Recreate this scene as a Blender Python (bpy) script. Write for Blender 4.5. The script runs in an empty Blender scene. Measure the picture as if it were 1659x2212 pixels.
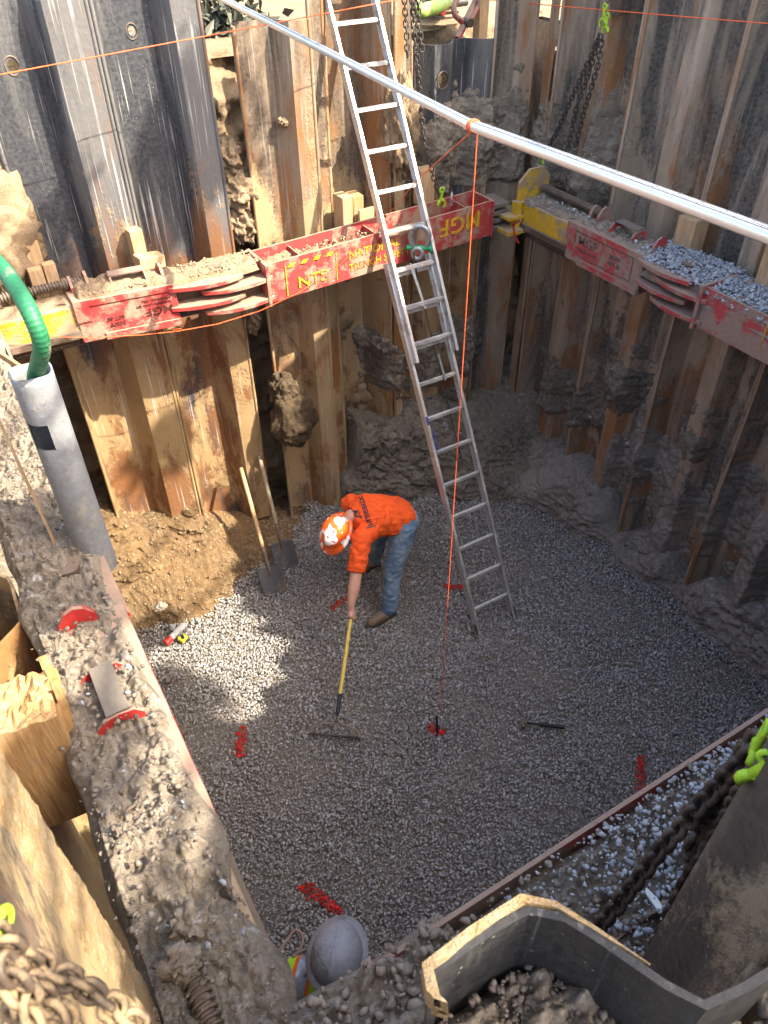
import bpy, bmesh, math, random
import numpy as np
from mathutils import Vector, Matrix, noise as mn
random.seed(7); rng = np.random.default_rng(11)
R = math.radians
SC = bpy.context.scene
COL = SC.collection
V = Vector

# ------------------------------------------------------------------ camera
# X runs along the far-left sheet wall, Y towards it, Z up; the gravel floor is z = 0.
EYE = V((0, 0, 5.6))
FOC, PITCH, YAW, ROLL = 1664., R(41.3), R(-30), R(-0.8)
def ray(px, py):                      # direction through a pixel of the 1659 x 2212 view of the photo
    r, u = px-829.5, 1106-py
    c, s = math.cos(ROLL), math.sin(ROLL)
    r, u = r*c-u*s, u*c+r*s
    y = FOC*math.cos(PITCH)+u*math.sin(PITCH); z = -FOC*math.sin(PITCH)+u*math.cos(PITCH)
    c, s = math.cos(YAW), math.sin(YAW)
    return V((r*c-y*s, r*s+y*c, z))
def onz(px, py, z): d = ray(px, py); return EYE+d*((z-EYE.z)/d.z)
def onx(px, py, x): d = ray(px, py); return EYE+d*((x-EYE.x)/d.x)
def ony(px, py, y): d = ray(px, py); return EYE+d*((y-EYE.y)/d.y)
cam = bpy.data.cameras.new('camera'); camo = bpy.data.objects.new('camera', cam); COL.objects.link(camo)
f0 = ray(829.5, 1106); rt = (ray(830.5, 1106)-f0).normalized(); up = (ray(829.5, 1105)-f0).normalized(); bk = -f0.normalized()
camo.matrix_world = Matrix(((rt.x, up.x, bk.x, EYE.x), (rt.y, up.y, bk.y, EYE.y), (rt.z, up.z, bk.z, EYE.z), (0, 0, 0, 1)))
cam.sensor_fit = 'VERTICAL'; cam.sensor_height = 34.56; cam.lens = 26.0; cam.clip_end = 500; cam.clip_start = .02
cam.dof.use_dof = True; cam.dof.focus_distance = 5.5; cam.dof.aperture_fstop = 9
SC.camera = camo

# ------------------------------------------------------------------ light
SUND = V((-.85, 1, -1.35)).normalized()
w = bpy.data.worlds.new('World'); SC.world = w; w.use_nodes = True
nt = w.node_tree; bg = nt.nodes['Background']
sky = nt.nodes.new('ShaderNodeTexSky'); sky.sky_type = 'NISHITA'; sky.sun_disc = False
sky.sun_elevation = math.asin(-SUND.z); sky.sun_rotation = math.atan2(-SUND.x, -SUND.y)
sky.air_density = 1.0; sky.dust_density = 4; sky.ozone_density = 0.
nt.links.new(sky.outputs[0], bg.inputs[0]); bg.inputs[1].default_value = .15
sl = bpy.data.lights.new('sun', 'SUN'); sl.energy = 3.6; sl.angle = R(.5); sl.color = (1, .90, .74)
so = bpy.data.objects.new('sun', sl); COL.objects.link(so); so.rotation_euler = SUND.to_track_quat('-Z', 'Y').to_euler(); so.location = (6, -6, 12)
SC.view_settings.view_transform = 'Standard'; SC.view_settings.look = 'None'; SC.view_settings.exposure = 2.22; SC.view_settings.gamma = 1
SC.cycles.max_bounces = 6; SC.cycles.diffuse_bounces = 4

# ------------------------------------------------------------------ node helpers
class NT:
    def __init__(s, name):
        s.m = bpy.data.materials.new(name); s.m.use_nodes = True; s.t = s.m.node_tree
        s.b = s.t.nodes['Principled BSDF']; s.pos = s.n('ShaderNodeNewGeometry').outputs['Position']
    def n(s, ty, **k):
        o = s.t.nodes.new(ty)
        for a, b in k.items(): setattr(o, a, b)
        return o
    def put(s, sock, v):
        if isinstance(v, bpy.types.NodeSocket): s.t.links.new(v, sock)
        elif isinstance(v, (tuple, list)) and len(v) == 3 and sock.type == 'RGBA': sock.default_value = (*v, 1)
        else: sock.default_value = v
    def map(s, sc, vec=None, loc=(0, 0, 0), rot=(0, 0, 0)):
        o = s.n('ShaderNodeMapping'); s.put(o.inputs[0], vec or s.pos); o.inputs['Scale'].default_value = sc; o.inputs['Location'].default_value = loc; o.inputs['Rotation'].default_value = rot
        return o.outputs[0]
    def noise(s, sc, det=6, ro=.55, vec=None, dist=0):
        o = s.n('ShaderNodeTexNoise'); s.put(o.inputs['Vector'], vec or s.pos); o.inputs['Scale'].default_value = sc
        o.inputs['Detail'].default_value = det; o.inputs['Roughness'].default_value = ro; o.inputs['Distortion'].default_value = dist
        return o.outputs['Fac']
    def voro(s, sc, vec=None, feat='F1', out='Distance'):
        o = s.n('ShaderNodeTexVoronoi', feature=feat); s.put(o.inputs['Vector'], vec or s.pos); o.inputs['Scale'].default_value = sc
        return o.outputs[out]
    def ramp(s, f, a, b, va=0., vb=1.):
        o = s.n('ShaderNodeMapRange'); o.clamp = True; s.put(o.inputs[0], f)
        for i, x in zip((1, 2, 3, 4), (a, b, va, vb)): o.inputs[i].default_value = x
        return o.outputs[0]
    def mix(s, f, a, b, bt='MIX'):
        o = s.n('ShaderNodeMix', data_type='RGBA', blend_type=bt); s.put(o.inputs[0], f); s.put(o.inputs[6], a); s.put(o.inputs[7], b)
        return o.outputs[2]
    def math(s, op, a, b=0.):
        o = s.n('ShaderNodeMath', operation=op); s.put(o.inputs[0], a); s.put(o.inputs[1], b); return o.outputs[0]
    def sep(s, vec=None):
        o = s.n('ShaderNodeSeparateXYZ'); s.put(o.inputs[0], vec or s.pos); return o.outputs
    def attr(s, name): return s.n('ShaderNodeAttribute', attribute_name=name).outputs['Fac']
    def rnd(s): return s.n('ShaderNodeObjectInfo').outputs['Random']
    def nz(s): return s.sep(s.n('ShaderNodeNewGeometry').outputs['Normal'])[2]
    def bump(s, h, st=.5, d=.01):
        o = s.n('ShaderNodeBump'); o.inputs['Strength'].default_value = st; o.inputs['Distance'].default_value = d; s.put(o.inputs['Height'], h)
        s.t.links.new(o.outputs[0], s.b.inputs['Normal'])
    def out(s, col, rough=.8, metal=0., spec=.4):
        s.put(s.b.inputs['Base Color'], col); s.put(s.b.inputs['Roughness'], rough); s.put(s.b.inputs['Metallic'], metal); s.b.inputs['Specular IOR Level'].default_value = spec
        return s.m

def steel(name, dark, mid, rust, mud, rustamt=0., mudamt=0., drips=1., zr=(3.6, 2.6), gr=.16, gm=.12):
    """weathered sheet-pile steel; rust and dried mud grow below the brace level"""
    k = NT(name)
    off = k.math('MULTIPLY', k.rnd(), 7.)
    cv = k.n('ShaderNodeCombineXYZ'); k.put(cv.inputs[0], off); k.put(cv.inputs[1], off)
    ad = k.n('ShaderNodeVectorMath', operation='ADD'); k.put(ad.inputs[0], k.pos); k.put(ad.inputs[1], cv.outputs[0]); P = ad.outputs[0]
    st = k.map((1, 1, .13), P)
    n1 = k.noise(5, 8, .62, st, .6); n2 = k.noise(1.7, 7, .6, k.map((1.5, 1.5, .5), P)); n3 = k.noise(38, 5, .65, P); n4 = k.noise(2.4, 9, .68, k.map((1, 1, .45), P, (9, 3, 1)), .3)
    z = k.sep()[2]; g = k.ramp(z, zr[1], zr[0], 1, 0)
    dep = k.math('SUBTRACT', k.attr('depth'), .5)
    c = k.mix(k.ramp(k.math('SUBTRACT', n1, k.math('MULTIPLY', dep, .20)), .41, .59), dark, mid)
    c = k.mix(k.ramp(n3, .3, .75, 0, .35), c, (mid[0]*1.7, mid[1]*1.7, mid[2]*1.7))
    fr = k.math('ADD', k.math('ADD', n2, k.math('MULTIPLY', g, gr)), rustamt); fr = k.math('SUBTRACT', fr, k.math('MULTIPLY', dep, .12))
    c = k.mix(k.ramp(fr, .56, .70, 0, .85), c, k.mix(n3, rust, (rust[0]*.45, rust[1]*.4, rust[2]*.4)))
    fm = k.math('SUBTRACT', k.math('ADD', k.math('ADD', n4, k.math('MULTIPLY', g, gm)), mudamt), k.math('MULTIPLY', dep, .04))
    fm = k.math('ADD', fm, k.math('MULTIPLY', k.math('SUBTRACT', n3, .5), .12))
    mm = k.ramp(fm, .57, .64)
    c = k.mix(mm, c, k.mix(k.noise(6, 4, .6, P), (mud[0]*.6, mud[1]*.58, mud[2]*.55), mud))
    dr = k.noise(1, 3, .5, k.map((55, 55, 1.1), P)); dm = k.noise(1.6, 3, .5, P)
    c = k.mix(k.math('MULTIPLY', k.ramp(dr, .60, .70, 0, .7*drips), k.ramp(dm, .42, .56)), c, (.50, .48, .44))
    sp = k.voro(30, P); c = k.mix(k.math('MULTIPLY', k.ramp(sp, .05, .12, .6, 0), k.ramp(k.noise(2, 2, .5, P), .5, .6)), c, (.5, .45, .37))
    k.bump(k.math('ADD', k.math('MULTIPLY', mm, .6), k.math('ADD', k.math('MULTIPLY', n3, .35), k.math('MULTIPLY', n1, .5))), .7, .012)
    return k.out(c, k.ramp(n3, .3, .7, .5, .85), .0, .45)

M = {}
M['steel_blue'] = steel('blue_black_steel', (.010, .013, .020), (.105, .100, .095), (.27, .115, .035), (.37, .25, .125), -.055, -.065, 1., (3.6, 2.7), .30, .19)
M['steel_tan'] = steel('tan_mud_steel', (.06, .042, .028), (.25, .19, .13), (.36, .155, .04), (.43, .305, .165), .02, .0, .7, (4.4, 3.2))
M['steel_brown'] = steel('brown_grey_steel', (.026, .029, .031), (.32, .25, .18), (.36, .155, .045), (.38, .295, .205), .03, .012, .4, (4.4, 3.0), .06, .08)
M['steel_left'] = steel('sandy_mud_steel', (.05, .045, .04), (.20, .16, .12), (.36, .18, .05), (.42, .30, .15), .09, .0, .2, (5.5, 5.0))
M['steel_dusty'] = steel('dusty_speckled_steel', (.03, .027, .025), (.10, .08, .062), (.24, .15, .07), (.32, .25, .17), .0, -.02, .2, (5.5, 5.0), .06, .04)
M['steel_near'] = steel('shade_darkened_steel', (.008, .008, .009), (.026, .023, .02), (.20, .12, .055), (.22, .17, .12), -.05, -.13, .2, (5.5, 5.0), .06, .04)  # base colour darkened to stand in for shade on the near sheets

def soil(name, a, b, c2, white=0., sc=1., bs=1.):
    k = NT(name)
    n1 = k.noise(2.2*sc, 8, .6); n2 = k.noise(22*sc, 8, .7); n3 = k.noise(90*sc, 4, .7)
    c = k.mix(k.ramp(n1, .35, .65), a, b); c = k.mix(k.ramp(n2, .42, .66, 0, .85), c, c2)
    c = k.mix(k.ramp(n3, .35, .7, 0, .45), c, (a[0]*.45, a[1]*.43, a[2]*.4))
    if white: c = k.mix(k.math('MULTIPLY', k.ramp(k.noise(11, 9, .75), .56, .66, 0, white), k.ramp(k.noise(1.6, 3), .5, .62)), c, (.50, .50, .49))
    k.bump(k.math('ADD', k.math('MULTIPLY', n2, 1.), k.math('MULTIPLY', n3, .4)), .8*bs, .03)
    return k.out(c, .93, 0, .2)
M['soil_tan'] = soil('dry_tan_soil', (.24, .165, .095), (.38, .28, .175), (.33, .245, .16))
M['soil_grey'] = soil('grey_brown_soil', (.16, .130, .098), (.29, .24, .18), (.35, .30, .235), .8)
M['clay'] = soil('wet_grey_clay', (.11, .092, .07), (.25, .215, .165), (.32, .275, .215), .9)
M['clay_chalk'] = soil('chalky_smeared_clay', (.15, .13, .105), (.31, .28, .235), (.38, .345, .30), 1.)
M['clay_rust'] = soil('rusty_clay', (.065, .046, .027), (.21, .125, .055), (.25, .175, .10), .1)
M['mud_edge'] = soil('yellow_mud_rust', (.36, .22, .085), (.50, .36, .19), (.52, .41, .27), 0, 2)
M['soil_dark'] = soil('dark_soil', (.05, .035, .02), (.10, .07, .04), (.14, .10, .065))

def stone(name, a, b, warm=.0):
    k = NT(name); s = k.attr('shade')
    c = k.mix(s, a, b); c = k.mix(k.ramp(k.noise(140, 3), .4, .7, 0, .4), c, (b[0]*1.3, b[1]*1.28, b[2]*1.25))
    k.bump(k.noise(300, 2), .3, .002)
    return k.out(c, .82, 0, .35)
M['gravel'] = stone('crushed_stone', (.130, .127, .122), (.44, .43, .415))
M['limestone'] = stone('pale_blue_stone', (.15, .165, .185), (.37, .39, .41))
M['clod'] = stone('soil_clods', (.12, .10, .08), (.24, .20, .16))
M['clod_tan'] = stone('tan_clods', (.22, .155, .09), (.36, .27, .17))
M['clod_w3'] = stone('grey_brown_clods', (.10, .082, .064), (.21, .175, .14))
M['clod_bank'] = stone('rusty_tan_clods', (.11, .075, .042), (.27, .19, .11))
M['clod_dark'] = stone('dark_clods', (.06, .05, .04), (.16, .135, .11))
M['red_stone'] = stone('sprayed_red_stone', (.34, .02, .018), (.74, .03, .025))

def paint(name, base, dirt, dirtamt=0., updirt=.25, rust=(.10, .05, .03)):
    k = NT(name); n1 = k.noise(6, 9, .68); n2 = k.noise(34, 6, .7); n3 = k.noise(2.2, 4, .5)
    c = k.mix(k.ramp(n2, .3, .7), (base[0]*.72, base[1]*.7, base[2]*.7), base)
    c = k.mix(k.ramp(n2, .63, .70, 0, .8), c, rust)
    f = k.math('ADD', k.math('ADD', n1, k.math('MULTIPLY', k.math('MAXIMUM', k.nz(), 0.), updirt)), k.math('ADD', k.math('MULTIPLY', k.math('SUBTRACT', n3, .5), .35), dirtamt))
    mk = k.ramp(f, .50, .60, 0, .92); c = k.mix(mk, c, k.mix(n2, (dirt[0]*.6, dirt[1]*.6, dirt[2]*.6), dirt))
    k.bump(k.math('ADD', k.math('MULTIPLY', mk, 1.), k.math('MULTIPLY', n2, .6)), .6, .006)
    return k.out(c, k.ramp(mk, 0, 1, .5, .9), 0, .4)
M['red'] = paint('red_paint', (.42, .055, .05), (.40, .28, .19), .015)
M['red_grey'] = paint('dusty_red_paint', (.44, .06, .06), (.32, .24, .18), .06)
M['red_clean'] = paint('fresh_red_paint', (.50, .035, .03), (.36, .27, .19), -.04)
M['yellow'] = paint('yellow_paint', (.58, .36, .03), (.36, .27, .18), .02)
M['letter_y'] = paint('yellow_stencil_paint', (.62, .37, .03), (.42, .12, .07), -.04, 0)
M['iron'] = paint('rusty_iron', (.10, .07, .05), (.20, .15, .11), -.02)
M['grey_steel'] = paint('muddy_grey_steel', (.10, .09, .08), (.20, .17, .135), .08)
M['black_iron'] = paint('black_iron', (.03, .025, .022), (.10, .08, .06), -.1)
M['dark_steel'] = paint('dull_dark_steel', (.075, .075, .078), (.17, .14, .11), -.04, .08)
M['letter_d'] = paint('cast_lettering', (.10, .03, .025), (.13, .09, .07), -.1, 0)
M['letter_g'] = paint('muddy_cast_lettering', (.15, .11, .09), (.13, .10, .08), -.1, 0)
def plain(name, col, rough=.6, metal=0., spec=.5, var=.25, sc=30, bump=.15):
    k = NT(name); n = k.noise(sc, 5, .6); c = k.mix(k.ramp(n, .3, .7), tuple(x*(1-var) for x in col), tuple(min(1, x*(1+var*.5)) for x in col))
    k.bump(n, bump, .003); return k.out(c, rough, metal, spec)
def alu(name, col, dirt, rough=.38, metal=.75, amt=0.):
    k = NT(name); n = k.noise(9, 8, .65); n2 = k.noise(60, 4, .6)
    mk = k.ramp(k.math('ADD', n, amt), .5, .64, 0, .8); c = k.mix(mk, col, dirt); c = k.mix(k.ramp(n2, .6, .75, 0, .5), c, dirt)
    k.bump(n2, .2, .002); k.put(k.b.inputs['Metallic'], k.ramp(mk, 0, .8, metal, 0)); m = k.out(c, k.ramp(mk, 0, .8, rough, .85), 0, .5)
    k.put(k.b.inputs['Metallic'], k.ramp(mk, 0, .8, metal, 0)); return m
M['alu'] = alu('aluminium', (.62, .61, .58), (.34, .27, .20))
M['alu_staff'] = alu('brushed_aluminium', (.75, .76, .76), (.55, .52, .47), .3, .7, -.1)
M['chain'] = paint('rusty_chain', (.055, .042, .035), (.14, .11, .085), -.08, .05)
M['rake_steel'] = plain('worn_rake_steel', (.26, .21, .16), .5, .3)
M['chain_mud'] = paint('mud_caked_chain', (.07, .05, .035), (.36, .25, .13), .03, .12)
M['lime'] = paint('lime_paint', (.36, .60, .03), (.16, .15, .09), -.07, .05)
M['galv'] = plain('galvanised_metal', (.33, .34, .34), .45, .6)
M['green'] = plain('green_paint', (.02, .28, .12), .5)
M['hose'] = paint('green_hose', (.022, .165, .068), (.30, .30, .20), -.09, .06, (.05, .22, .12))
M['hose_l'] = plain('light_green_hose', (.35, .50, .10), .5)
M['pvc'] = paint('grey_plastic_pipe', (.23, .238, .245), (.34, .31, .26), -.06, .1, (.34, .35, .36))
M['string'] = plain('orange_string', (.85, .13, .03), .7)
M['black'] = plain('black_rubber', (.018, .018, .02), .6)
M['white'] = plain('white_plastic', (.62, .64, .62), .5)
M['red_plastic'] = plain('red_plastic', (.60, .03, .02), .4)
M['tape_y'] = plain('yellow_plastic', (.68, .66, .04), .5)
M['blue'] = plain('blue_plastic', (.03, .10, .30), .4)
M['handle_y'] = plain('yellow_fibreglass', (.62, .46, .09), .5, 0, .4, .12, 12)
M['ink'] = plain('dark_ink', (.03, .03, .035), .7)
M['ink_blue'] = plain('blue_print', (.03, .05, .20), .6)
def wood(name, a, b, sc=1., ax=(18, 18, 1.2), rough=.8):
    k = NT(name); n = k.noise(3*sc, 6, .6, k.map(ax), 1.2); n2 = k.noise(12*sc, 6, .6, k.map((ax[0], ax[1], ax[2]))); n3 = k.noise(5, 6)
    c = k.mix(k.ramp(n, .35, .65), a, b); c = k.mix(k.ramp(n2, .55, .7, 0, .5), c, (a[0]*.5, a[1]*.5, a[2]*.5)); c = k.mix(k.ramp(n3, .55, .7, 0, .5), c, (.25, .2, .15))
    k.bump(n, .5, .006); return k.out(c, rough, 0, .25)
M['wood'] = wood('sawn_timber', (.36, .22, .11), (.52, .36, .20))
M['wood_y'] = wood('split_yellow_timber', (.30, .165, .065), (.50, .32, .15))
M['wood_old'] = wood('grey_shovel_shaft', (.18, .14, .10), (.36, .29, .20), 1, (20, 20, 3))
M['bark'] = wood('bark', (.07, .05, .035), (.14, .11, .08))
def cloth(name, col, sc=5., var=.3, fade=None):
    k = NT(name); n = k.noise(sc, 4, .6); n2 = k.noise(400, 2)
    c = k.mix(k.ramp(n, .35, .68), col, fade or tuple(x*(1-var) for x in col)); k.bump(k.math('ADD', k.noise(16, 4, .55, k.map((1, 1, .5))), k.math('MULTIPLY', n2, .1)), .5, .012)
    return k.out(c, .9, 0, .15)
M['shirt'] = cloth('orange_shirt', (.80, .105, .022), 4, .15)
M['jeans'] = cloth('blue_jeans', (.085, .14, .215), 6, .3, (.24, .32, .39))
M['skin'] = plain('skin', (.52, .28, .19), .55, 0, .4, .12, 20)
M['hair'] = plain('dark_hair', (.03, .02, .015), .8)
M['boot'] = paint('dusty_suede', (.17, .115, .075), (.30, .24, .18), -.02, .1)
M['hivis'] = cloth('lime_vest', (.48, .75, .03), 5, .1)
M['hi_orange'] = plain('orange_trim', (.85, .16, .02), .7)
M['silver'] = plain('reflective_tape', (.42, .46, .50), .35, .2)
def helmet_mat():
    k = NT('stickered_hard_hat'); v = k.voro(10, k.map((1, 1, 1.1)), 'F1'); n = k.noise(9, 3); s = k.ramp(k.math('ADD', v, k.math('MULTIPLY', n, .35)), .62, .66, 1, 0)
    z = k.ramp(k.noise(7, 2, .5, k.map((1, 1, 1), loc=(3.3, 1, 0))), .45, .5)
    c = k.mix(k.math('MULTIPLY', s, z), (.72, .10, .015), (.80, .77, .74))
    n5 = k.ramp(k.noise(26, 2, .5), .60, .64); c = k.mix(k.math('MULTIPLY', n5, s), c, (.45, .03, .03))
    return k.out(c, .25, 0, .5)
M['hat_o'] = helmet_mat()
M['hat_g'] = paint('grey_hard_hat', (.30, .31, .325), (.24, .21, .18), -.08, .04, (.20, .20, .21))
def leafm(name, a, b):
    k = NT(name); c = k.mix(k.attr('shade'), a, b); k.put(k.b.inputs['Transmission Weight'], 0.); return k.out(c, .55, 0, .4)
M['leaf'] = leafm('leaves', (.035, .06, .02), (.11, .15, .05))
M['leaf_d'] = leafm('dark_leaves', (.02, .03, .018), (.10, .10, .07))

TS = bpy.data.scenes.new('tmp')
def freeze(o):
    TS.collection.objects.link(o); vl = TS.view_layers[0]; vl.update(); dg = vl.depsgraph; me = bpy.data.meshes.new_from_object(o.evaluated_get(dg)); bpy.data.objects.remove(o); return me
# ------------------------------------------------------------------ object helpers
def wloc(o):
    p = V((0, 0, 0))
    while o is not None: p += o.location; o = o.parent
    return p
def tag(o, label=None, cat=None, group=None, kind=None):
    if label: o['label'] = label
    if cat: o['category'] = cat
    if group: o['group'] = group
    if kind: o['kind'] = kind
    return o
def root(name, loc, label, cat, group=None):
    o = bpy.data.objects.new(name, None); o.location = loc; o.empty_display_size = .1; COL.objects.link(o)
    return tag(o, label, cat, group)
def link(name, me, mat, parent=None, loc=None):
    o = bpy.data.objects.new(name, me); COL.objects.link(o)
    if mat: me.materials.clear(); me.materials.append(mat)
    if parent is not None:
        o.parent = parent; base = wloc(parent)
    else: base = V((0, 0, 0))
    if loc is not None: o.location = V(loc)-base; base = V(loc)
    if base.length > 0: me.transform(Matrix.Translation(-base))
    return o
def basis(d, hint=None):
    d = V(d).normalized(); h = V(hint) if hint is not None else (V((0, 0, 1)) if abs(d.z) < .95 else V((1, 0, 0)))
    x = h.cross(d)
    if x.length < 1e-5: x = V((1, 0, 0)).cross(d)
    x.normalize(); return x, d.cross(x), d
class MB:
    def __init__(s): s.v = []; s.f = []; s.sm = []
    def add(s, vs, fs, smooth=False):
        n = len(s.v); s.v += [tuple(p) for p in vs]; s.f += [tuple(i+n for i in f) for f in fs]; s.sm += [smooth]*len(fs); return s
    def box(s, c, size, ax=None):
        """centre, full size, optional 3 axis vectors"""
        a = ax or (V((1, 0, 0)), V((0, 1, 0)), V((0, 0, 1))); c = V(c); h = [x/2 for x in size]
        vs = [c+a[0]*h[0]*i+a[1]*h[1]*j+a[2]*h[2]*k for i in (-1, 1) for j in (-1, 1) for k in (-1, 1)]
        return s.add(vs, [(0, 1, 3, 2), (4, 6, 7, 5), (0, 4, 5, 1), (2, 3, 7, 6), (0, 2, 6, 4), (1, 5, 7, 3)])
    def span(s, p0, p1): # axis aligned box
        p0, p1 = V(p0), V(p1); return s.box((p0+p1)/2, [abs(x) for x in (p1-p0)])
    def beam(s, p0, p1, wd, ht, hint=None):
        p0, p1 = V(p0), V(p1); x, y, d = basis(p1-p0, hint); return s.box((p0+p1)/2, (wd, ht, (p1-p0).length), (x, y, d))
    def cyl(s, p0, p1, r, r2=None, seg=14, cap=True):
        p0, p1 = V(p0), V(p1); r2 = r if r2 is None else r2; x, y, d = basis(p1-p0); vs = []
        for p, q in ((p0, r), (p1, r2)):
            for i in range(seg): a = 2*math.pi*i/seg; vs.append(p+x*math.cos(a)*q+y*math.sin(a)*q)
        s.add(vs, [(i, (i+1) % seg, seg+(i+1) % seg, seg+i) for i in range(seg)], True)
        if cap: s.add(vs, [tuple(range(seg))[::-1], tuple(range(seg, 2*seg))])
        return s
    def tube(s, pts, r, seg=8, closed=False, rf=None, sx=1., sy=1.):
        pts = [V(p) for p in pts]; n = len(pts); vs = []; px = None
        for i, p in enumerate(pts):
            a = pts[(i-1) % n] if (i or closed) else p; b = pts[(i+1) % n] if (i < n-1 or closed) else p
            d = (b-a).normalized()
            if px is None: x, y, d = basis(d)
            else: x = (px-d*px.dot(d)).normalized(); y = d.cross(x)
            px = x; q = rf(i/(n-1)) if rf else r
            for k in range(seg): t = 2*math.pi*k/seg; vs.append(p+x*math.cos(t)*q*sx+y*math.sin(t)*q*sy)
        m = n if closed else n-1
        fs = [(i*seg+k, i*seg+(k+1) % seg, ((i+1) % n)*seg+(k+1) % seg, ((i+1) % n)*seg+k) for i in range(m) for k in range(seg)]
        s.add(vs, fs, True)
        if not closed: s.add(vs, [tuple(range(seg))[::-1], tuple(range((n-1)*seg, n*seg))])
        return s
    def prism(s, poly, thick, o, ax, ay):
        """2-D outline in the plane ax, ay through o, given thickness along the normal (centred)"""
        o, ax, ay = V(o), V(ax), V(ay); nrm = ax.cross(ay).normalized()*thick/2; n = len(poly)
        vs = [o+ax*a+ay*b-nrm for a, b in poly]+[o+ax*a+ay*b+nrm for a, b in poly]
        return s.add(vs, [tuple(range(n))[::-1], tuple(range(n, 2*n))]+[(i, (i+1) % n, n+(i+1) % n, n+i) for i in range(n)])
    def lathe(s, prof, o, axis=(0, 0, 1), seg=24, xs=1., ys=1., hint=None):
        x, y, d = basis(axis, hint); o = V(o); vs = []
        for r, h in prof:
            for k in range(seg): t = 2*math.pi*k/seg; vs.append(o+x*math.cos(t)*r*xs+y*math.sin(t)*r*ys+d*h)
        return s.add(vs, [(i*seg+k, i*seg+(k+1) % seg, (i+1)*seg+(k+1) % seg, (i+1)*seg+k) for i in range(len(prof)-1) for k in range(seg)], True)
    def grid(s, fn, nu, nv):
        vs = [fn(i/(nu-1), j/(nv-1)) for j in range(nv) for i in range(nu)]
        return s.add(vs, [(j*nu+i, j*nu+i+1, (j+1)*nu+i+1, (j+1)*nu+i) for j in range(nv-1) for i in range(nu-1)], True)
    def build(s, name, mat, parent=None, loc=None, bevel=0.):
        me = bpy.data.meshes.new(name); me.from_pydata(s.v, [], s.f); me.polygons.foreach_set('use_smooth', s.sm); me.update()
        o = link(name, me, mat, parent, loc)
        if bevel:
            b = o.modifiers.new('bevel', 'BEVEL'); b.width = bevel; b.segments = 2; b.limit_method = 'ANGLE'; b.angle_limit = R(40)
        return o
def fb(p, sc=1., oct=4, h=.9): return mn.fractal(V(p)*sc, h, 2.1, oct)
def tb(p, sc=1.): return mn.turbulence(V(p)*sc, 4, False)

ICO_V = None
def ico():
    global ICO_V
    if ICO_V is None:
        bm = bmesh.new(); bmesh.ops.create_icosphere(bm, subdivisions=1, radius=1); ICO_V = (np.array([v.co[:] for v in bm.verts]), np.array([[v.index for v in f.verts] for f in bm.faces])); bm.free()
    return ICO_V
def rocks(name, pts, sizes, mat, parent=None, flat=.65, shade=None, rough=.38):
    """many small angular stones in one mesh; shade is an attribute per stone (its own colour)"""
    bv, bf = ico(); n = len(pts); pts = np.asarray(pts, float); sizes = np.asarray(sizes, float)
    k = 24; var = bv[None]*(1+rng.uniform(-rough, rough, (k, len(bv), 1)))*rng.uniform([.95, .65, flat*.75], [1.2, .95, flat*1.15], (k, 3))[:, None]+rng.normal(0, .03, (k, len(bv), 3))
    base = var[rng.integers(0, k, n)]
    q = rng.normal(size=(n, 4)); q[:, 1:3] *= .45; q /= np.linalg.norm(q, axis=1)[:, None]; a, b, c, d = q.T
    Rm = np.stack([1-2*(c*c+d*d), 2*(b*c-a*d), 2*(b*d+a*c), 2*(b*c+a*d), 1-2*(b*b+d*d), 2*(c*d-a*b), 2*(b*d-a*c), 2*(c*d+a*b), 1-2*(b*b+c*c)], 1).reshape(n, 3, 3)
    vs = np.einsum('nij,nkj->nki', Rm, base)*sizes[:, None, None]+pts[:, None, :]
    nv = len(bv); fs = bf[None]+(np.arange(n)*nv)[:, None, None]; fs = fs.reshape(-1, 3)
    me = bpy.data.meshes.new(name); me.vertices.add(n*nv); me.vertices.foreach_set('co', vs.astype(np.float32).ravel())
    me.loops.add(fs.size); me.loops.foreach_set('vertex_index', fs.astype(np.int32).ravel()); me.polygons.add(len(fs))
    me.polygons.foreach_set('loop_start', np.arange(0, fs.size, 3, dtype=np.int32)); me.update(calc_edges=True)
    sh = rng.random(n)**1.3 if shade is None else shade
    at = me.attributes.new('shade', 'FLOAT', 'POINT'); at.data.foreach_set('value', np.repeat(sh, nv).astype(np.float32))
    return link(name, me, mat, parent)
def letters(parent, text, size, o, ax, ay, mat, name='lettering', ext=.0015, sx=1., align='LEFT'):
    c = bpy.data.curves.new('t', 'FONT'); c.body = text; c.size = size; c.extrude = ext; c.align_x = align; c.space_character = 1.02; c.offset = size*.012
    t = bpy.data.objects.new('t', c); me = freeze(t); bpy.data.curves.remove(c)
    ax, ay = V(ax).normalized(), V(ay).normalized(); az = ax.cross(ay); o = V(o)
    me.transform(Matrix(((ax.x*sx, ay.x, az.x, o.x), (ax.y*sx, ay.y, az.y, o.y), (ax.z*sx, ay.z, az.z, o.z), (0, 0, 0, 1))))
    me.name = name; return link(name, me, mat, parent)
def displace(me, fn):
    cs = [(v.co.copy(), v.normal.copy()) for v in me.vertices]; out = np.array([fn(c, n)[:] for c, n in cs], dtype=np.float32); me.vertices.foreach_set('co', out.ravel()); me.update()
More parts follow.
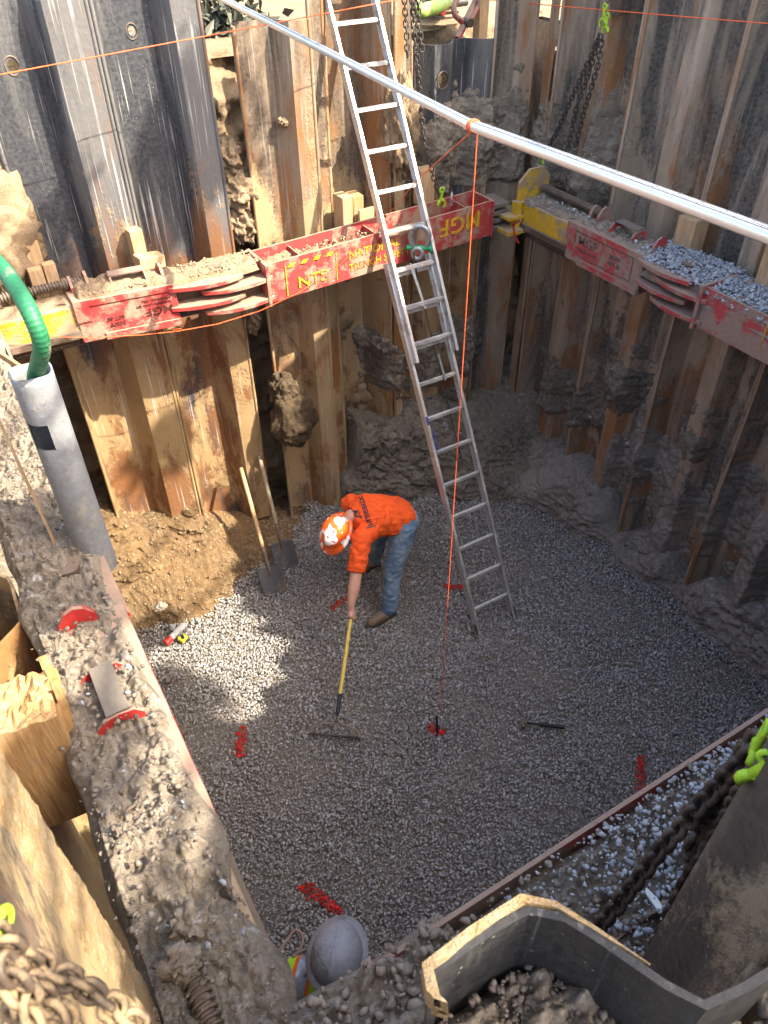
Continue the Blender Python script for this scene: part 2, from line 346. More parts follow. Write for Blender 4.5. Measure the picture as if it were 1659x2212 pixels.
def blob(name, caps, mat, parent, voxel=.014, smooth=6, wr=0., wsc=14., wst=(1, 1, 1), post=None):
    """tapered limbs grown together into one closed surface"""
    m = MB()
    for c in caps:
        p0, p1, r0, r1 = V(c[0]), V(c[1]), c[2], c[3]; xs = c[4] if len(c) > 4 else 1.; hint = c[5] if len(c) > 5 else None
        L = (p1-p0).length; prof = []
        for i in range(9): a = math.pi/2*i/8; prof.append((max(1e-4, r0*math.sin(a)), -r0*math.cos(a)))
        for i in range(9): a = math.pi/2*i/8; prof.append((max(1e-4, r1*math.cos(a)), L+r1*math.sin(a)))
        m.lathe(prof, p0, p1-p0 if L > 1e-4 else (0, 0, 1), 20, xs, 1., hint)
        n = len(m.v); k = len(prof)
        m.add([], []); m.f.append(tuple(n-20+i for i in range(20))); m.f.append(tuple(n-k*20+i for i in range(20))[::-1]); m.sm += [True, True]
    me = bpy.data.meshes.new('b'); me.from_pydata(m.v, [], m.f); o = bpy.data.objects.new('b', me)
    r = o.modifiers.new('r', 'REMESH'); r.mode = 'VOXEL'; r.voxel_size = voxel; r.use_smooth_shade = True
    s = o.modifiers.new('s', 'SMOOTH'); s.iterations = smooth; s.factor = .5
    m2 = freeze(o)
    m2.name = name; m2.polygons.foreach_set('use_smooth', [True]*len(m2.polygons))
    if wr:
        def wf(c, n): p = V((c.x*wst[0], c.y*wst[1], c.z*wst[2])); return c+n*wr*(abs(mn.noise(p*wsc))*2-.6+.5*mn.noise(p*wsc*2.3))
        displace(m2, wf)
    if post: post(m2)
    return link(name, m2, mat, parent)

# ------------------------------------------------------------------ ground
GZ = 4.35
def bank(name, fn, nu, nv, mat, label=None, kind='structure', parent=None):
    o = MB().grid(fn, nu, nv).build(name, M[mat], parent); tag(o, label, None, None, kind); return o
g = MB()
for (x0, x1, y0, y1) in ((-40, 45, 6.62, 60), (-40, 45, -40, -.25), (-40, -.75, -.25, 6.62), (5.62, 45, -.25, 6.62)):
    nx = max(2, int((x1-x0)/1.2)); ny = max(2, int((y1-y0)/1.2))
    g.grid(lambda a, b: (x0+(x1-x0)*a, y0+(y1-y0)*b, GZ-.05+.0*a), nx, ny)
tag(g.build('ground', M['soil_tan']), 'bare tan ground around the pit', None, None, 'structure')
tag(MB().grid(lambda a, b: (-.7+6.3*a, -.2+6.8*b, -.055), 20, 20).build('pit_floor', M['soil_grey']), None, None, None, 'structure')
# earth the sheets hold back
def back1(a, b):
    x = -.8+6.5*a; z = -.1+(GZ+.08)*b; y = 6.52-.25*fb((x, 3, z), 1.1)-.10*abs(fb((x, 1, z), 5))-.12*(1-b); 
    if b > .93: y += (b-.93)*3
    return (x, y, z)
bank('earth_face_behind_far_sheets', back1, 260, 170, 'soil_tan').name = 'earth_face'
def back3(a, b):
    y = -.2+6.9*a; z = -.1+(GZ+.05)*b; return (-.62-.12*fb((y, 7, z), 1.3)-.04*fb((y, 2, z), 7), y, z)
bank('earth_face', back3, 220, 120, 'soil_grey')
bank('earth_face', lambda a, b: (5.5+.05*fb((a*7, 7, b*4), 1.3), -.2+6.9*a, -.1+(GZ+.05)*b), 60, 40, 'soil_grey')
bank('earth_face', lambda a, b: (-.7+6.3*a, -.22, -.1+(GZ+.05)*b), 30, 30, 'soil_grey')

# ------------------------------------------------------------------ gravel floor
HOL = [(2.05, 3.9, .22), (1.7, 3.5, .25), (2.9, 3.2, .2), (1.1, 3.0, .25), (3.6, 3.4, .3), (2.4, 2.2, .3), (3.3, 2.4, .22), (1.5, 2.1, .2), (4.0, 2.6, .25), (2.7, 4.2, .2)]
def gz(x, y): return -.03*sum(math.exp(-((x-a)**2+(y-b)**2)/(c*.55)**2) for a, b, c in HOL)+.035*mn.noise(V((x*1.1, y*1.1, 3)))+.012*mn.noise(V((x*4, y*4, 8)))
marks = []   # (points, half width, label)
def mk(p0, p1, wd, label): a = onz(*p0, 0); b = onz(*p1, 0); marks.append((a.x, a.y, b.x, b.y, wd, label))
mk((524, 1578), (519, 1625), .035, 'red paint stripe sprayed on the gravel left of the rake head')
mk((662, 1922), (732, 1972), .035, 'red paint stripe sprayed on the gravel just above the grey hard hat')
mk((716, 1312), (745, 1296), .025, 'faint red paint stripe sprayed on the gravel beside the rake handle')
mk((962, 1266), (1000, 1270), .028, 'red paint stripe sprayed on the gravel behind the ladder foot')
mk((1385, 1640), (1384, 1700), .03, 'red paint stripe sprayed on the gravel right of the hammer')
mk((930, 2030), (945, 2024), .03, 'red paint spot half hidden by the near right brace')
mk((936, 1574), (952, 1580), .04, 'round red paint spot sprayed around the upright steel pin')
mk((620, 1212), (623, 1214), .015, 'tiny red paint spot beside the tip of the farther shovel')
pp = []
sp = .0178
for ix in range(int(5.35/sp)):
    for iy in range(int(6.1/sp)):
        x = -.15+ix*sp+random.uniform(-.013, .013); y = .05+iy*sp+random.uniform(-.013, .013)
        pp.append((x, y))
pp = np.array(pp); lo = np.array([mn.noise(V((x*1.7, y*1.7, 6))) for x, y in pp]); zz = np.array([gz(x, y) for x, y in pp])+rng.uniform(-.010, .008, len(pp))
big = .5+.5*np.array([mn.noise(V((x*.8, y*.8, 1))) for x, y in pp])
sz = .0078+.0080*rng.random(len(pp))**1.5+.007*(rng.random(len(pp)) > .97)-.003*(rng.random(len(pp)) > .6); sz *= 1+.28*lo
owner = np.full(len(pp), -1)
for i, (ax, ay, bx, by, wd, lb) in enumerate(marks):
    d = np.array([bx-ax, by-ay]); L = max(1e-6, (d**2).sum()); t = np.clip(((pp-[ax, ay])@d)/L, 0, 1)
    dist = np.linalg.norm(pp-([ax, ay]+t[:, None]*d), axis=1)
    owner[(dist < wd*1.45) & (rng.random(len(pp)) < 1.05*np.exp(-(dist/(wd*1.15))**4)+.05*np.exp(-(dist/(wd*1.7))**2))] = i
P3 = np.column_stack([pp, zz]); keep = owner < 0
sh = np.clip(rng.random(len(pp))**1.4*.72+.3*big-.25*np.clip(lo, 0, 1)+.1*rng.normal(size=len(pp))*.3, 0, 1)
tag(rocks('gravel', P3[keep], sz[keep], M['gravel'], shade=sh[keep]), 'crushed grey brown stone covering the pit floor', None, None, 'stuff')
for i, mkk in enumerate(marks):
    s = owner == i
    if s.sum(): tag(rocks('paint_mark', P3[s]+[0, 0, .004], sz[s]*1.08, M['red_stone']), mkk[5], 'paint mark', 'red paint marks on the gravel')

# ------------------------------------------------------------------ clay banks at the foot of the walls
def interp(tab, s):
    if s <= tab[0][0]: return tab[0][1:]
    for a, b in zip(tab, tab[1:]):
        if s <= b[0]:
            t = (s-a[0])/(b[0]-a[0]); t = t*t*(3-2*t); return tuple(x+(y-x)*t for x, y in zip(a[1:], b[1:]))
    return tab[-1][1:]
def clay(name, tab, wall, s0, s1, n, m, mat, swap, amp=.09, deep=.3, ex=1.6):
    def fn(a, b):
        s = s0+(s1-s0)*a; vb, zt = interp(tab, s); dep = wall-vb
        if b < .12: q = -.2*(1-b/.12)
        elif b > .88: q = 1.
        else: q = (b-.12)/.76
        z = max(q, 0)*zt-(.06 if q < 0 else 0)
        pr = dep*(1-max(q, 0)**ex)+.06*(q < .95)
        p = V((s, z*1.3, wall)); p += V((mn.noise(p*3), mn.noise(p*3+V((5,5,5))), 0))*.12; ns = amp*.9*mn.fractal(p*1.9, .8, 2.1, 5)+amp*.9*(abs(mn.noise(p*5))-.15)+amp*.45*abs(mn.noise(p*V((11,11,11)).x/1.0))+amp*.34*mn.noise(p*24)+amp*.22*abs(mn.noise(p*48))
        pr += ns*min(1, zt*2.5+.15)
        if b > .88: pr -= (b-.88)/.12*deep; z += (b-.88)*.25*max(0, mn.noise(p*5))
        if q < 0: pr += .05
        d = wall-pr
        return (d, s, z) if swap else (s, d, z)
    o = bank(name, fn, n, m, mat); return o
clay('clay_bank', [(-.3, 5.35, 1.0), (.25, 5.3, .95), (.5, 5.32, .85), (.75, 5.22, .62), (.98, 5.22, .62), (1.2, 5.30, .72), (1.42, 5.44, .38), (1.75, 5.52, .24), (2.0, 5.6, .15), (2.3, 5.9, .05), (2.5, 6.3, .01)], 6.0, -.3, 2.5, 300, 130, 'clay_rust', False, .075, ex=.85)
clay('clay_bank', [(2.75, 6.05, .05), (3.0, 5.92, .3), (3.2, 5.84, .9), (3.5, 5.70, .8), (3.8, 5.60, .9), (4.05, 5.30, 1.0), (4.4, 5.05, .75), (4.8, 4.75, .8), (5.3, 4.5, 1.0)], 6.0, 2.75, 5.3, 240, 100, 'clay', False, .10)
clay('clay_bank', [(0, 4.98, .35), (1.0, 4.98, .35), (1.85, 4.93, .35), (2.35, 4.90, .5), (2.70, 4.92, .4), (3.02, 5.04, .12), (3.25, 4.92, .35), (3.6, 4.90, .32), (3.85, 5.02, .12), (4.2, 4.82, .5), (4.6, 4.72, .55), (5.0, 4.56, .55), (5.5, 4.4, .6), (6.0, 4.3, .7)], 5.12, 0, 6.0, 420, 100, 'clay_chalk', True, .08)
clay('clay_bank', [(-.2, .15, .8), (.7, .05, .5), (2., .05, .3), (6, .1, 1.)], -.35, -.2, 6.0, 160, 40, 'clay', True)
for o in [o for o in bpy.data.objects if o.name.startswith('clay_bank')][3:4]:
    for v in o.data.vertices: v.co.x = -.70-v.co.x      # this bank leans on the near-left sheets
def strew(objs, n, s0, s1, mat, label, zmin=.15):
    pts = []; cand = [v.co+wloc(o) for o in objs for v in o.data.vertices if v.normal.z > zmin and v.co.z > .0]
    for _ in range(n): pts.append((random.choice(cand)+V((random.uniform(-.012, .012), random.uniform(-.012, .012), .0)))[:])
    return tag(rocks('soil_crumbs', pts, [s0+(s1-s0)*random.random()**2.5 for _ in pts], M[mat]), label, None, None, 'stuff')
bks = [o for o in bpy.data.objects if o.name.startswith('clay_bank')]; bks.sort(key=lambda o: o.name)
strew(bks[:1], 2600, .004, .022, 'clod_bank', 'crumbs of tan soil on the left clay bank')
strew(bks[1:3], 4200, .004, .020, 'clod_w3', 'crumbs of grey clay on the far and right clay banks')
# mud stuck to the sheets higher up
PROF = {False: [], True: []}; PR = {}
def mudskin(wall, s0, s1, z0, z1, blobs, swap, mat, seed, n=200, m=160, amp=.06):
    def fn(a, b):
        s = s0+(s1-s0)*a; z = z0+(z1-z0)*b; D = -.06; base = float(np.interp(s, *PR[swap]))
        for (cs, cz, rs, rz, am) in blobs: D += (am-.24)*.5*math.exp(-abs((s-cs)/rs)**2.5-abs((z-cz)/rz)**2.5)
        p = V((s, z, seed)); D += amp*.9*mn.fractal(p*3.2, .7, 2.1, 5)+amp*.5*abs(mn.noise(p*9))+amp*.22*mn.noise(p*26)+amp*.1*mn.noise(p*55)
        e = min(1., min(a, 1-a)*12, min(b, 1-b)*12); D = D*e-.06*(1-e); d = base-D
        return (d, s, z) if swap else (s, d, z)
    return bank('mud_crust', fn, n, m, mat)
# ------------------------------------------------------------------ sheet piles
def sheet(poly, zt, zb, swap, mat, label, holes=(), group='sheet piles lining the pit', th=.011, dent=.012, ragged=.0, loc=None, curl=True, zs=.22):
    """poly: (s, d) outline of one pile seen from above, d grows away from the pit"""
    if not swap and loc is None and poly[0][1] > 5 or swap and poly[0][1] > 5: PROF[swap] += list(poly)
    pts = [V((a, b)) for a, b in poly]; fine = []
    for a, b in zip(pts, pts[1:]):
        n = max(1, int((b-a).length/.05))
        for i in range(n): fine.append(a.lerp(b, i/n))
    fine.append(pts[-1])
    # soften the corners a little
    for _ in range(1):
        fine = [fine[0]]+[(fine[i-1]+fine[i]*6+fine[i+1])/8 for i in range(1, len(fine)-1)]+[fine[-1]]
    n = len(fine); nz = int((zt-zb)/zs)+2; vs = []; sd = random.random()*50
    for side in (0, 1):
        for j in range(nz):
            z = zb+(zt-zb)*j/(nz-1)
            for i, p in enumerate(fine):
                a = fine[max(0, i-1)]; b = fine[min(n-1, i+1)]; t = (b-a).normalized(); nn = V((-t.y, t.x))
                if nn.y < 0: nn = -nn
                q = p+nn*(th*side)+V((0, 1))*dent*mn.noise(V((p.x*2.5, z*1.5, sd)))+V((1, 0))*.008*mn.noise(V((z*.8, sd, 0)))
                zz = z+(ragged*mn.noise(V((p.x*14, 3, sd))) if j == nz-1 else 0)
                vs.append((q.y, q.x, zz) if swap else (q.x, q.y, zz))
    K = n*nz; fs = []
    for j in range(nz-1):
        for i in range(n-1):
            a = j*n+i; fs.append((a, a+1, a+n+1, a+n)); fs.append((K+a, K+a+n, K+a+n+1, K+a+1))
    for i in range(n-1): a = (nz-1)*n+i; fs.append((a, a+1, K+a+1, K+a)); fs.append((i, K+i, K+i+1, i+1))
    for j in range(nz-1): a = j*n; fs.append((a, a+n, K+a+n, K+a)); a = j*n+n-1; fs.append((a, K+a, K+a+n, a+n))
    m = MB().add(vs, fs, True)
    c = sum((V((p.x, p.y)) for p in fine), V((0, 0)))/n; L = (c.y, c.x, zb) if swap else (c.x, c.y, zb)
    rt_ = root('sheet_pile', L, label, 'sheet pile', group)
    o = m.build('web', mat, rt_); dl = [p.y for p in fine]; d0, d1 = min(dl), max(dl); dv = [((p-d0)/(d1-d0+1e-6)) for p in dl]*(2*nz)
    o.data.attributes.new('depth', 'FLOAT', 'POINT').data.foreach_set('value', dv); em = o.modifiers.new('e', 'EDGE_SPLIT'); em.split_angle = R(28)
    if curl:   # interlock: rounded claw along each vertical edge
        for e, (p, q) in enumerate(((fine[0], fine[1]), (fine[-1], fine[-2]))):
            t = (p-q).normalized(); cs = []
            for k in range(7): a = R(-70+50*k); cs.append(p+V((math.cos(a)*.016, math.sin(a)*.016))+V((0, .012)))
            l = MB(); path3 = []
            for z in np.linspace(zb, zt, 14): x = p.x+.008*mn.noise(V((z*.8, sd, 0))); y = p.y+.006+dent*mn.noise(V((p.x*2.5, z*1.5, sd))); path3.append((y, x, z) if swap else (x, y, z))
            l.tube(path3, .015, 7); l.build('interlock', mat, rt_)
    for (hs, hz, hr) in holes:  # lifting hole, earth plug behind; wide discs darkened to read as recesses
        d = min(fine, key=lambda p: abs(p.x-hs)).y-.004; c = V((d, hs, hz) if swap else (hs, d, hz)); nrm = V((-1, 0, 0)) if swap else V((0, -1, 0))
        h = MB().lathe([(hr*1.18, -.002), (hr*1.12, .004), (hr, .0035), (hr*.97, -.001)], c, nrm, 20, 1, 1.25); h.build('hole_rim', M['iron'], rt_)
        h = MB().lathe([(hr*.90, -.004), (hr*.5, .001), (.001, .002)], c, nrm, 16, 1, 1.25); h.build('hole', M['soil_grey'] if hr < .04 else M['soil_dark'], rt_)
    return rt_
B, T, BR = M['steel_blue'], M['steel_tan'], M['steel_brown']
# far-left wall (holds the sunlit side); d = Y
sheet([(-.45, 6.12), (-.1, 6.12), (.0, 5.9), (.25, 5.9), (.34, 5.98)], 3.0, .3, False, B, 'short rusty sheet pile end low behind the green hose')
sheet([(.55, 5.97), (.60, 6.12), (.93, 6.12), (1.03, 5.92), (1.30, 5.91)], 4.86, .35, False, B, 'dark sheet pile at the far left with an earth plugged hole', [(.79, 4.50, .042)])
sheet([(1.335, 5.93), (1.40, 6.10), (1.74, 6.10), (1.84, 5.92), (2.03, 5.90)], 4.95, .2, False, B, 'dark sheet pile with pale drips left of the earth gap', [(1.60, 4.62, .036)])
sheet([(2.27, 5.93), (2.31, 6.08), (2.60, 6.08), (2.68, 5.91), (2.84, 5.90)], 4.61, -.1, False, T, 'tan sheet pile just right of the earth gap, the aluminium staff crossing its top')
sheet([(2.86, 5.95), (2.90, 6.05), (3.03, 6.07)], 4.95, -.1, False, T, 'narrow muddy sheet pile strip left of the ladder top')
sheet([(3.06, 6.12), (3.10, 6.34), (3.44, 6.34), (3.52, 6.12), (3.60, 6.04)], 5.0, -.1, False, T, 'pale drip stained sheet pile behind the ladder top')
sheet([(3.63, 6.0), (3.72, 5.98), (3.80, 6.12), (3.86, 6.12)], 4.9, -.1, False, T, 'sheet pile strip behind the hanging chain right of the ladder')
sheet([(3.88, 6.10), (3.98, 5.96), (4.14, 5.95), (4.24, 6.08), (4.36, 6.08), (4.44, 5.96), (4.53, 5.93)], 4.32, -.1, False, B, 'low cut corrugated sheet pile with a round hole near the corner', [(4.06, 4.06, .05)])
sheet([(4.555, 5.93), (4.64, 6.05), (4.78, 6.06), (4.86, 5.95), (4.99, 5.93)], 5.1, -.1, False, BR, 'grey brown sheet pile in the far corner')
# right wall, d = X
lab2 = ['brown sheet pile first on the right wall from the far corner', 'brown sheet pile behind the hanging chains on the right wall', 'broad grey brown sheet pile right of the hanging chains',
        'sheet pile behind the timber block on the right wall', 'muddy sheet pile low at the right picture edge', 'sheet pile at the right picture edge above the near brace', 'unseen sheet pile added past the near corner to block stray sun', 'last sheet pile of the right wall, added past the near corner against stray sun']
edges = [5.72, 4.80, 3.88, 2.97, 2.06, 1.15, .3, -.6]  # last step runs the wall unseen past the corner to block stray sun
sheet([(5.90, 5.16), (5.86, 5.05), (5.74, 5.03)], 5.7, -.1, True, BR, 'narrow sheet pile strip in the far corner of the right wall')
for i, (e0, e1) in enumerate(zip(edges, edges[1:])):
    sheet([(e0-.015, 5.05), (e0-.10, 5.24), (e0-.34, 5.25), (e0-.42, 5.06), (e0-.60, 5.03), (e0-.68, 5.22), (e0-.80, 5.23), (e1+.015, 5.06)], 5.95, -.1+(.0 if i % 2 else -.05), True, BR if i != 2 else BR, lab2[i])
# near right wall (behind and right of the viewer), d = -Y so the sheet faces the pit
def sheetn(poly, *a, **k): return sheet([(s, d) for s, d in poly], *a, **k)
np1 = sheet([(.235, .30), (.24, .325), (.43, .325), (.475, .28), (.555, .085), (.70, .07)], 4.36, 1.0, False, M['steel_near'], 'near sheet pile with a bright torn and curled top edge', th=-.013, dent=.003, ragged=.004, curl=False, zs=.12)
ns = [V((a, b)) for a, b in ((.235, .285), (.232, .30), (.245, .332), (.33, .338), (.43, .337), (.47, .30), (.50, .235), (.535, .15))]
nl = []
for a_, b_ in zip(ns, ns[1:]):
    for k in range(8): nl.append(a_.lerp(b_, k/8))
m = MB(); vs = []
for k, p in enumerate(nl):
    c_ = V((.38, .12)); t_ = (c_-p).normalized(); wd = .020*(1-.92*(k/len(nl))**2)+.004*mn.noise(V((k*.2, 2, 1))); dp = .05+.05*abs(mn.noise(V((k*.22, 7, 1))))+.03*mn.noise(V((k*.9, 3, 1)))
    q = p+t_*wd; zt_ = 4.362+.002*mn.noise(V((k*.2, 0, 0)))
    vs += [(p.x, p.y, zt_-.06), (p.x, p.y, zt_), (q.x, q.y, zt_+.002), (q.x+t_.x*.004, q.y+t_.y*.004, zt_-dp), (q.x-t_.x*.012, q.y-t_.y*.012, zt_-dp-.004)]
m.add(vs, [(k*5+i, k*5+i+1, k*5+i+6, k*5+i+5) for k in range(len(nl)-1) for i in range(4)]); tag(m.build('torn_edge', M['mud_edge'], np1), 'sunlit torn edge caked with yellow mud')
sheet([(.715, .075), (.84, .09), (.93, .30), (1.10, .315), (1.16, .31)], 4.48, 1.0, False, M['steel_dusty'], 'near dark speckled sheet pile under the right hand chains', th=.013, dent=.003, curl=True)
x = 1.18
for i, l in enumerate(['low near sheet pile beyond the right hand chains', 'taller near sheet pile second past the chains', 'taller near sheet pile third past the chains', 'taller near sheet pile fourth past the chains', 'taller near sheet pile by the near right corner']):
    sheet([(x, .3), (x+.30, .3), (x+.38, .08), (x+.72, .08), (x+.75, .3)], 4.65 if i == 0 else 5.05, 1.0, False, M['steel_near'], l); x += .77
# near left wall, d = X
sheet([(.10, -.22), (.30, -.222), (.60, -.218), (.90, -.222), (.95, -.25), (1.04, -.43), (1.07, -.44)], 4.78, .8, True, M['steel_left'], 'mud coated near sheet pile filling the lower left corner', th=-.013, dent=.004)
sheet([(1.08, -.44), (1.14, -.40), (1.30, -.385), (1.55, -.385), (1.70, -.39)], 3.12, .8, True, M['steel_blue'], 'near left dark sheet pile below the split timber block', th=-.013, dent=.004)
sheet([(1.72, -.43), (1.95, -.43), (2.05, -.40), (2.3, -.40), (2.42, -.44)], 3.0, .8, True, M['steel_left'], 'cut off near left sheet pile below the split timber', th=-.013)
sheet([(2.44, -.44), (2.6, -.24), (2.9, -.24), (3.1, -.43), (3.3, -.43)], 3.15, .8, True, M['steel_left'], 'left sheet pile beside the muddy brace at the picture edge', th=-.013)

for sw in (False, True): q_ = sorted(PROF[sw]); PR[sw] = ([p[0] for p in q_], [p[1] for p in q_])
mudskin(5.85, 3.5, 5.1, 3.05, 4.2, [(3.72, 3.75, .14, .30, .42), (3.95, 3.5, .3, .3, .42), (4.45, 3.5, .4, .45, .44), (4.9, 3.4, .35, .5, .44)], False, 'soil_grey', 4)
mudskin(5.0, 4.4, 6.0, 3.0, 4.2, [(5.05, 3.5, .17, .42, .50), (5.8, 3.4, .4, .35, .44), (5.4, 3.2, .3, .2, .44)], True, 'soil_grey', 5)
mudskin(5.0, 2.3, 5.9, .8, 2.4, [(4.3, 1.65, .28, .42, .47), (4.75, 1.1, .3, .3, .48), (3.35, 1.5, .2, .35, .40), (5.3, 1.1, .3, .4, .46), (3.0, 1.8, .15, .3, .36)], True, 'clay', 6, 260, 130, .075)
mudskin(5.0, .4, 4.4, -.05, 1.75, [(1.0, .3, 1.2, .9, .36), (2.4, .7, .5, .8, .42), (3.35, .6, .30, .7, .42), (4.2, .8, .3, .8, .42), (2.85, 1.2, .12, .4, .36), (2.0, 1.2, .5, .4, .40), (3.75, 1.0, .3, .5, .37)], True, 'clay_chalk', 12, 380, 170, .05)
mudskin(5.85, 2.9, 4.9, .6, 2.6, [(3.5, 1.5, .2, .35, .42), (4.5, 1.5, .3, .6, .40), (4.0, 1.3, .25, .3, .42)], False, 'clay', 9, 200, 150, .07)


def crust(a, b):
    z = 3.0+1.78*a; v = .40+.62*b; p = V((v*1.2, z, 3.3)); ed = .62+.22*mn.noise(V((z*2.3, 1, 2)))+.09*mn.noise(V((z*9, 4, 2))); D = .010*max(-1, min(1, (b-ed)*20))+.004*mn.noise(p*9)+.005*mn.noise(p*26)+.004*abs(mn.noise(p*60))
    return (-.219+D-.05*max(0, (v-.96)/.06), v-.02*(v > .98), z)
bank('mud_crust', crust, 200, 70, 'mud_edge')
# ------------------------------------------------------------------ hydraulic brace frame
def saddle(M3, par, t, wc, z, L=.22, W=.16, mats=('red', 'grey_steel')):
    """two arched end plates joined by a flat bar, along the beam"""
    r = bpy.data.objects.new('bracket', None); COL.objects.link(r); r.parent = par; r.location = V(M3(t, wc, z))-wloc(par)
    for e in (-L/2, L/2):
        m = MB(); out = []; N = 12; h = .085
        outer = [(-W/2, 0), (-W/2, h*.55), (-W/2+.03, h*.95), (0, h*1.05), (W/2-.03, h*.95), (W/2, h*.55), (W/2, 0)]
        inner = [(W/2-.035, 0), (W/2-.05, h*.45), (0, h*.62), (-W/2+.05, h*.45), (-W/2+.035, 0)]
        poly = outer+inner; th = .014; n = len(poly)
        vs = [V(M3(t+e+s*th/2, wc+a, z+b)) for s in (-1, 1) for a, b in poly]
        fs = []
        # quads between outer and inner outlines
        pairs = [(0, 11, 10, 1), (1, 10, 9, 2), (2, 9, 3, 3), (3, 9, 4, 4), (4, 9, 8, 5), (5, 8, 7, 6)]
        for q in pairs:
            q = tuple(dict.fromkeys(q)); fs.append(q); fs.append(tuple(i+n for i in q)[::-1])
        fs += [(i, (i+1) % n, n+(i+1) % n, n+i) for i in range(n)]
        m.add(vs, fs); m.build('end_plate', M[mats[0]], r, bevel=.002)
    m = MB(); c0 = V(M3(t-L/2, wc, z+.092)); c1 = V(M3(t+L/2, wc, z+.092)); m.beam(c0, c1, W*.5, .012); m.build('top_bar', M[mats[1]], r, bevel=.002)
def screw(M3, par, t0, t1, wc, z, r=.026, name='screw'):
    a, b = V(M3(t0, wc, z)), V(M3(t1, wc, z)); x, y, d = basis(b-a); L = (b-a).length; m = MB(); m.cyl(a, b, r*.82, seg=16); pts = []
    turns = L/.022; N = int(turns*12)
    for i in range(N+1): th = 2*math.pi*turns*i/N; pts.append(a+d*L*i/N+(x*math.cos(th)+y*math.sin(th))*r)
    m.tube(pts, .0065, 5); return m.build(name, M['iron'], par)
def lug(M3, par, t, wc, z, tall=.12, wid=.14, mat='red', name='lug'):
    m = MB(); n = 8; poly = [(-wid/2, -.02), (-wid/2, tall*.35), (-wid*.25, tall*.85), (0, tall), (wid*.25, tall*.85), (wid/2, tall*.35), (wid/2, -.02)]
    th = .022; k = len(poly); vs = [V(M3(t+s*th/2, wc+a, z+b)) for s in (-1, 1) for a, b in poly]
    m.add(vs, [tuple(range(k)), tuple(range(k, 2*k))[::-1]]+[(i, (i+1) % k, k+(i+1) % k, k+i) for i in range(k)]); return m.build(name, M[mat], par, bevel=.003)
def bx(m, M3, t0, t1, w0, w1, z0, z1, nseg=1):
    for i in range(nseg):
        a, b = t0+(t1-t0)*i/nseg, t0+(t1-t0)*(i+1)/nseg
        vs = [V(M3(t, w_, z)) for t in (a, b) for w_ in (w0, w1) for z in (z0, z1)]
        fs = [(0, 1, 3, 2), (4, 6, 7, 5), (0, 4, 5, 1), (2, 3, 7, 6), (0, 2, 6, 4), (1, 5, 7, 3)]
        m.add(vs, fs)
    return m
Z0, Z1 = 2.87, 3.18
